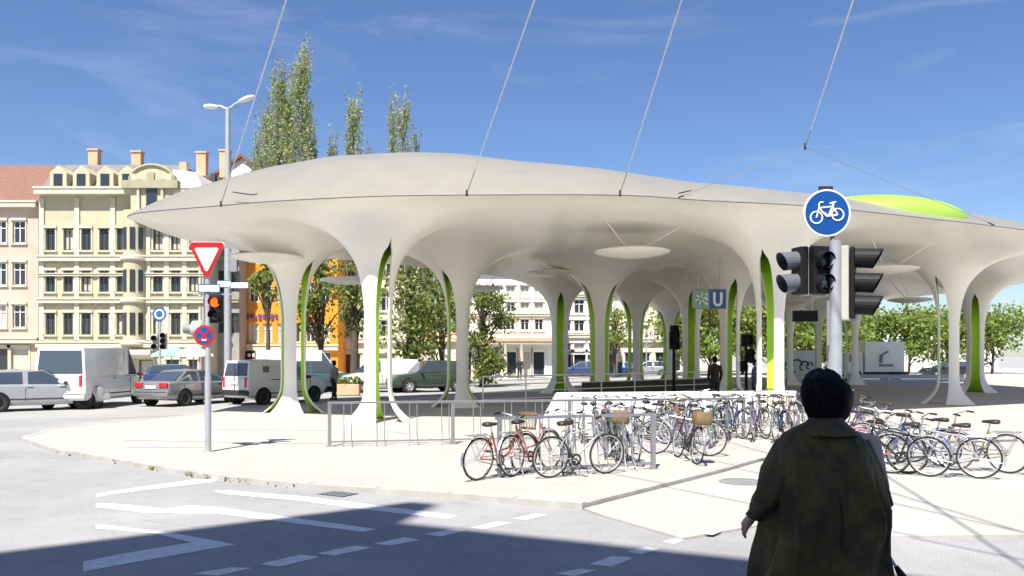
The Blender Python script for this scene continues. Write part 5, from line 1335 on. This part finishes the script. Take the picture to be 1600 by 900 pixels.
# small street candelabra sign left of the black mast
d = 70; e = empty('branched_lamp', (X(1010, d), d, .1), 0, 'small branched street lantern before the cream corner house', 'street lamp')
mb = MB(); mb.tube([(0, 0, 0), (0, 0, 3.2)], .06, 8); mb.build('pole', M['galv'], e)
for k in range(5):
    mb = MB(); x_ = (k-2)*.35; mb.tube([(0, 0, 2.6), (x_, 0, 2.9), (x_, 0, 3.6)], .03, 6); mb.lathe([(.02, 3.6), (.09, 3.7), (.09, 3.95), (.02, 4.05)], 8, (x_, 0, 0)); mb.build('lantern', M['grey'], e)

# ------------------------------------------------------------------ people
def skin_mesh(joints, bones, name, sub=1):
    """joints: name -> (pos, radius)"""
    keys = list(joints); idx = {k_: i for i, k_ in enumerate(keys)}
    me = bpy.data.meshes.new(name); me.from_pydata([joints[k_][0] for k_ in keys], [(idx[a], idx[b]) for a, b in bones], [])
    ob = bpy.data.objects.new(name, me); C.objects.link(ob)
    md = ob.modifiers.new('skin', 'SKIN'); md.use_smooth_shade = True
    for i, k_ in enumerate(keys):
        r = joints[k_][1]; sv = me.skin_vertices[0].data[i]; sv.radius = r if isinstance(r, tuple) else (r, r); sv.use_root = (k_ == 'pelvis')
    sb = ob.modifiers.new('sub', 'SUBSURF'); sb.levels = sub; sb.render_levels = sub
    dg = bpy.context.evaluated_depsgraph_get(); res = bpy.data.meshes.new_from_object(ob.evaluated_get(dg)); res.name = name
    bpy.data.objects.remove(ob); return res
def body_joints(arms, stride=0.0):
    J = {'pelvis': ((0, 0, .95), (.15, .10)), 'waist': ((0, 0, 1.12), (.125, .09)), 'chest': ((0, 0, 1.34), (.16, .10)), 'neckb': ((0, -.01, 1.48), .065), 'neck': ((0, .01, 1.56), .055), 'head': ((0, .03, 1.66), (.078, .095)), 'crown': ((0, .02, 1.735), (.07, .085))}
    B = [('pelvis', 'waist'), ('waist', 'chest'), ('chest', 'neckb'), ('neckb', 'neck'), ('neck', 'head'), ('head', 'crown')]
    for s, nm in ((-1, 'l'), (1, 'r')):
        st = stride*s
        J[nm+'hip'] = ((s*.10, 0, .88), .085); J[nm+'knee'] = ((s*.105, .02+st*.5, .49), .058); J[nm+'ank'] = ((s*.10, -.02+st*.9-(.0), .09), .04); J[nm+'toe'] = ((s*.115, .15+st*.9, .035), (.04, .03))
        B += [('pelvis', nm+'hip'), (nm+'hip', nm+'knee'), (nm+'knee', nm+'ank'), (nm+'ank', nm+'toe')]
        sh, el, wr = arms[nm]
        J[nm+'sh'] = (sh, .062); J[nm+'el'] = (el, .044); J[nm+'wr'] = (wr, .029)
        B += [('chest', nm+'sh'), (nm+'sh', nm+'el'), (nm+'el', nm+'wr')]
        el_, wr_ = Vector(el), Vector(wr); t = (wr_-el_).normalized(); u = t.cross(Vector((s, 0, 0))); u = u.normalized() if u.length > .05 else Vector((0, 1, 0)); side = t.cross(u).normalized()
        pm = wr_+t*.06; J[nm+'palm'] = (tuple(pm), (.036, .02)); B.append((nm+'wr', nm+'palm'))
        for k, (o_, l1, l2) in enumerate(((-.030, .040, .032), (-.010, .046, .036), (.011, .043, .034), (.030, .034, .026))):
            b0 = wr_+t*.095+u*o_; b1 = b0+t*l1+side*-s*.012; b2 = b1+t*l2*.8+side*-s*.024
            for nn2, p, r in (('a', b0, .0095), ('b', b1, .0085), ('c', b2, .007)): J['%sf%d%s' % (nm, k, nn2)] = (tuple(p), r)
            B += [(nm+'palm', '%sf%da' % (nm, k)), ('%sf%da' % (nm, k), '%sf%db' % (nm, k)), ('%sf%db' % (nm, k), '%sf%dc' % (nm, k))]
        t0 = wr_+t*.045+u*.038+side*-s*.01; t1 = t0+t*.035+u*.018+side*-s*.012
        J[nm+'t0'] = (tuple(t0), .011); J[nm+'t1'] = (tuple(t1), .009); B += [(nm+'palm', nm+'t0'), (nm+'t0', nm+'t1')]
    return J, B
def add_face(me):
    bm = bmesh.new(); bm.from_mesh(me)
    def sph(c, s, n=8):
        r = bmesh.ops.create_uvsphere(bm, u_segments=n, v_segments=6, radius=1)
        for v in r['verts']: v.co = Vector(c)+Vector((v.co.x*s[0], v.co.y*s[1], v.co.z*s[2]))
    sph((0, .125, 1.645), (.014, .02, .025)); sph((0, .118, 1.60), (.024, .009, .008))
    for s in (-1, 1): sph((s*.032, .112, 1.668), (.014, .010, .009)); sph((s*.083, .025, 1.655), (.012, .02, .032)); 
    sph((0, .085, 1.57), (.04, .035, .028)); sph((0, .03, 1.67), (.083, .095, .105), 14)
    for f in bm.faces: f.smooth = True
    bm.to_mesh(me); bm.free()
def person(loc, rz, label, top, legs, hairm='hair', arms=None, stride=0, hair='short', skirt=False, scale=1, coat=False):
    arms = arms or {'l': ((-.19, 0, 1.42), (-.25, -.03, 1.14), (-.24, .06, .90)), 'r': ((.19, 0, 1.42), (.25, -.03, 1.14), (.24, .06, .90))}
    e = empty('person', loc, rz, label, 'person'); e.scale = (scale*(.955 if coat else 1), scale, scale)
    J, B = body_joints(arms, stride); me = skin_mesh(J, B, 'body'); add_face(me); me.materials.clear(); me.materials.append(M['skin']); link('body', me, e)
    # hair cap
    q = MB(); rings = []
    spec = [(1.795, .02), (1.785, .055), (1.76, .085), (1.72, .1), (1.67, .105), (1.62, .1), (1.575, .085)] if hair == 'short' else [(1.80, .02), (1.79, .06), (1.765, .092), (1.72, .112), (1.67, .110), (1.62, .101), (1.58, .086), (1.55, .06)]
    for z, r in spec:
        rg = []
        for i in range(24):
            a = 2*PI*i/24; fr = math.sin(a)       # +1 is the face side
            rr = r*(1-(.32*max(0, fr) if z < 1.72 else .0)); wob = 1+.035*math.sin(a*7+z*40)
            rg.append((rr*.94*wob*math.cos(a), .01+rr*1.12*wob*math.sin(a)*(1 if fr < 0 or z > 1.71 else .35), z+.008*math.sin(a*5)))
        rings.append(rg)
    q.loft(rings); q.build('hair', M[hairm], e, smooth=True, angle=80)
    if coat:
        q = MB(); rng = random.Random(3)
        for k in range(300):
            a = PI+PI*rng.random()*1.16-.25; sp_ = rng.uniform(-.5, .5); pts_ = []
            for t in range(7):
                z = lerp(1.797, 1.548+rng.uniform(-.022, .02), (t/6)**.85); r = interp([(1.545, .072), (1.58, .088), (1.62, .102), (1.67, .110), (1.72, .107), (1.765, .091), (1.79, .058), (1.80, .012)], z)*(1.02+.03*math.sin(k*1.7))
                aa = a+sp_*.3*(1-t/6); pts_.append((r*.94*math.cos(aa), .01+r*1.12*math.sin(aa), z))
            q.tube(pts_, [.003, .006, .0065, .006, .006, .005, .002], 4)
        q.build('hair_strands', M[hairm], e, smooth=True)['kind'] = 'stuff'
    if not coat:
        q = MB(); prof_ = [(.80, .175, .125), (.95, .18, .128), (1.12, .16, .115), (1.3, .185, .125), (1.42, .185, .115), (1.48, .12, .085), (1.52, .07, .07)]
        q.loft([[(w_*math.cos(a), d_*math.sin(a), z) for a in [2*PI*i/18 for i in range(18)]] for z, w_, d_ in prof_])
        for nm in 'lr':
            s_, el, wr = map(Vector, arms[nm]); q.tube([s_.lerp(Vector((0, 0, 1.40)), .3), s_, el, wr], [.07, .078, .06, .045], 10)
        q.build('jacket', M[top], e, smooth=True, angle=80)
        q = MB()
        for nm in 'lr':
            h_, k_, a_ = (Vector(J[nm+x_][0]) for x_ in ('hip', 'knee', 'ank')); q.tube([h_+Vector((0, 0, .09)), h_, k_, a_+Vector((0, 0, .01))], [.1, .1, .075, .06], 10)
        q.build('trousers', M[legs], e, smooth=True, angle=80)
    for nm in 'lr':
        a_, t_ = Vector(J[nm+'ank'][0]), Vector(J[nm+'toe'][0]); q = MB(); c_ = (a_+t_)/2
        rings = []
        for tt, w_, h_ in ((-.35, .03, .05), (-.2, .045, .09), (.3, .05, .085), (.8, .052, .05), (1.25, .025, .03)):
            p = a_.lerp(t_, tt); rings.append([(p.x+w_*math.cos(a), p.y, max(.002, h_*.5+h_*.55*math.sin(a))) for a in [2*PI*i/12 for i in range(12)]])
        q.loft(rings); q.build('shoe', M['shoe'], e, smooth=True, angle=70)
    return e
d = 4.33; PX, PS = X(1287, d), 1.79/1.80
arms = {'l': ((-.20, 0, 1.37), (-.315, -.04, 1.14), (-.365, .06, 1.03)), 'r': ((.19, 0, 1.37), (.285, -.02, 1.10), (.25, .16, 1.02))}
wm_ = person((PX, d, .14), R(3), 'person in a wide dark olive coat with short black hair seen from behind', 'coat', 'cloth_dark', arms=arms, hair='bob', coat=True, scale=PS)
# the coat: back panel wide and hanging in folds
q = MB(); rings = []
prof_ = [(1.535, .07, .07, 0), (1.52, .10, .085, -.005), (1.495, .155, .10, -.012), (1.465, .205, .125, -.018), (1.42, .24, .145, -.018), (1.36, .268, .165, -.016), (1.28, .29, .185, -.012), (1.18, .31, .20, -.006), (1.08, .325, .215, .01), (1.0, .325, .225, .012), (.93, .32, .23, .005), (.86, .325, .235, -.01), (.78, .34, .245, -.02), (.66, .36, .26, -.03), (.52, .38, .275, -.035), (.42, .385, .28, -.035)]
NR = 110
for z, w_, d_, ox in prof_:
    rg = []
    fd = smooth01((1.46-z)/.4)
    for i in range(NR):
        a = 2*PI*i/NR
        fo = fd*(.030*math.sin(a*9+1.5*math.sin(z*3.5)+.6*math.sin(a*3))*(.5+.5*math.sin(a*2+z*3))+.018*max(0, math.sin(a*15+z*3+.8))**3+.022*math.sin(a*5-z*6)*smooth01((1.3-z)/.4)-.008*math.exp(-((a-4.71)/.05)**2))
        ex = 2.35; cxx = abs(math.cos(a))**(2/ex)*(1 if math.cos(a) > 0 else -1); sxx = abs(math.sin(a))**(2/ex)*(1 if math.sin(a) > 0 else -1)
        rg.append((ox+(w_+fo)*cxx, (d_+fo)*sxx-.01, z+.006*math.sin(a*6)*fd))
    rings.append(rg)
q.loft(rings, caps=False); q.build('coat', M['coat'], wm_, smooth=True, angle=80)
for nm in 'lr':
    s_, el, wr = map(Vector, arms[nm]); q = MB(); pts_ = [s_.lerp(Vector((0, 0, 1.34)), .4), s_, s_.lerp(el, .5), el, el.lerp(wr, .5), el.lerp(wr, .97)]
    q.tube(pts_, [.06, .085, .092, .082, .064, .05], 16, caps=False)
    for i, v_ in enumerate(q.v):
        v_ = Vector(v_); g_ = i % 16; v_ += Vector((.011*math.sin(v_.z*38+g_*.9), .012*math.sin(g_*1.57+v_.z*9), .0)); q.v[i] = tuple(v_)
    q.build('sleeve', M['coat'], wm_, smooth=True, angle=80)
q = MB(); rg = []
for z, r in ((1.48, .125), (1.52, .09), (1.55, .078), (1.53, .096), (1.465, .165)): rg.append([(r*1.08*math.cos(a), r*math.sin(a)-.015, z-.02*max(0, math.sin(a))) for a in [2*PI*i/28 for i in range(28)]])
q.loft(rg, caps=False); q.build('collar', M['coat'], wm_, smooth=True, angle=80)
q = MB(); q.loft([[(w_*math.cos(a), d_*math.sin(a), z) for a in [2*PI*i/24 for i in range(24)]] for z, w_, d_ in ((.15, .17, .13), (.3, .22, .17), (.6, .25, .19), (.9, .2, .15))]); q.build('skirt', M['cloth_dark'], wm_, smooth=True)
q = MB()
for sx_, w_ in ((0, .0035),):
    q.tube([(pr[3], -(pr[2]+.0*pr[1])+.016, pr[0]) for pr in prof_[3:]], w_, 6)
q.build('back_seam', M['coat_in'], wm_, smooth=True)
# walking stick / furled umbrella held at the right
um = empty('umbrella', (PX+.30, d-.06, .14), 0, 'furled dark umbrella with pale shaft held at the right side of the dark coat', 'umbrella')
mb = MB(); mb.tube([(.52, .02, 0.02), (-.07, .10, 1.02)], .008, 8); mb.build('shaft', M['white'], um, smooth=True)
mb = MB(); mb.tube([(.50, .022, .06), (.36, .04, .3), (.17, .068, .62), (.085, .08, .76)], [.008, .03, .036, .012], 12); mb.build('cover', M['cloth_dark'], um, smooth=True)
mb = MB(); mb.tube([(-.07, .10, 1.02), (-.09, .105, 1.07), (-.07, .13, 1.10), (-.03, .14, 1.08)], .012, 8); mb.build('handle', M['leather'], um, smooth=True)
person((X(1306, 4.95), 4.95, .14), R(-5), 'person in a pale pinkish blouse mostly hidden in front of the dark coat', 'blouse', 'cloth_blue', hair='bob', scale=.955)
person((X(522, 38), 38, 0), R(70), 'person in a beige jacket walking left between the first and second columns', 'jacket_beige', 'cloth_dark', stride=.16)
person((X(1117, 33), 33, PZ), R(10), 'person in dark clothes standing behind the stair railing under the U sign', 'jacket_dark', 'cloth_dark', scale=1.06)
person((X(812, 66), 66, .1), R(180), 'distant dark clothed person at the door of the white house', 'cloth_dark', 'cloth_dark')
person((X(1180, 30), 30, PZ), R(-120), 'person in dark jacket at the foot of the right front column among bicycles', 'cloth_blue', 'cloth_dark')
# small flower box seen behind the walker
mb = MB(); mb.box((X(545, 42), 42, .3), (1.1, .5, .55)); fb = tag(mb.build('planter', M['salmon'], bevel=.03), 'reddish planter box beside the walking person', 'planter')
mb = MB(); rng = random.Random(5); leaves(mb, [Vector((X(545, 42)+rng.uniform(-.55, .55), 42+rng.uniform(-.25, .25), .6+rng.random()*.35)) for _ in range(220)], .16, rng); mb.build('plants', M['leaf'], fb, fix=False)
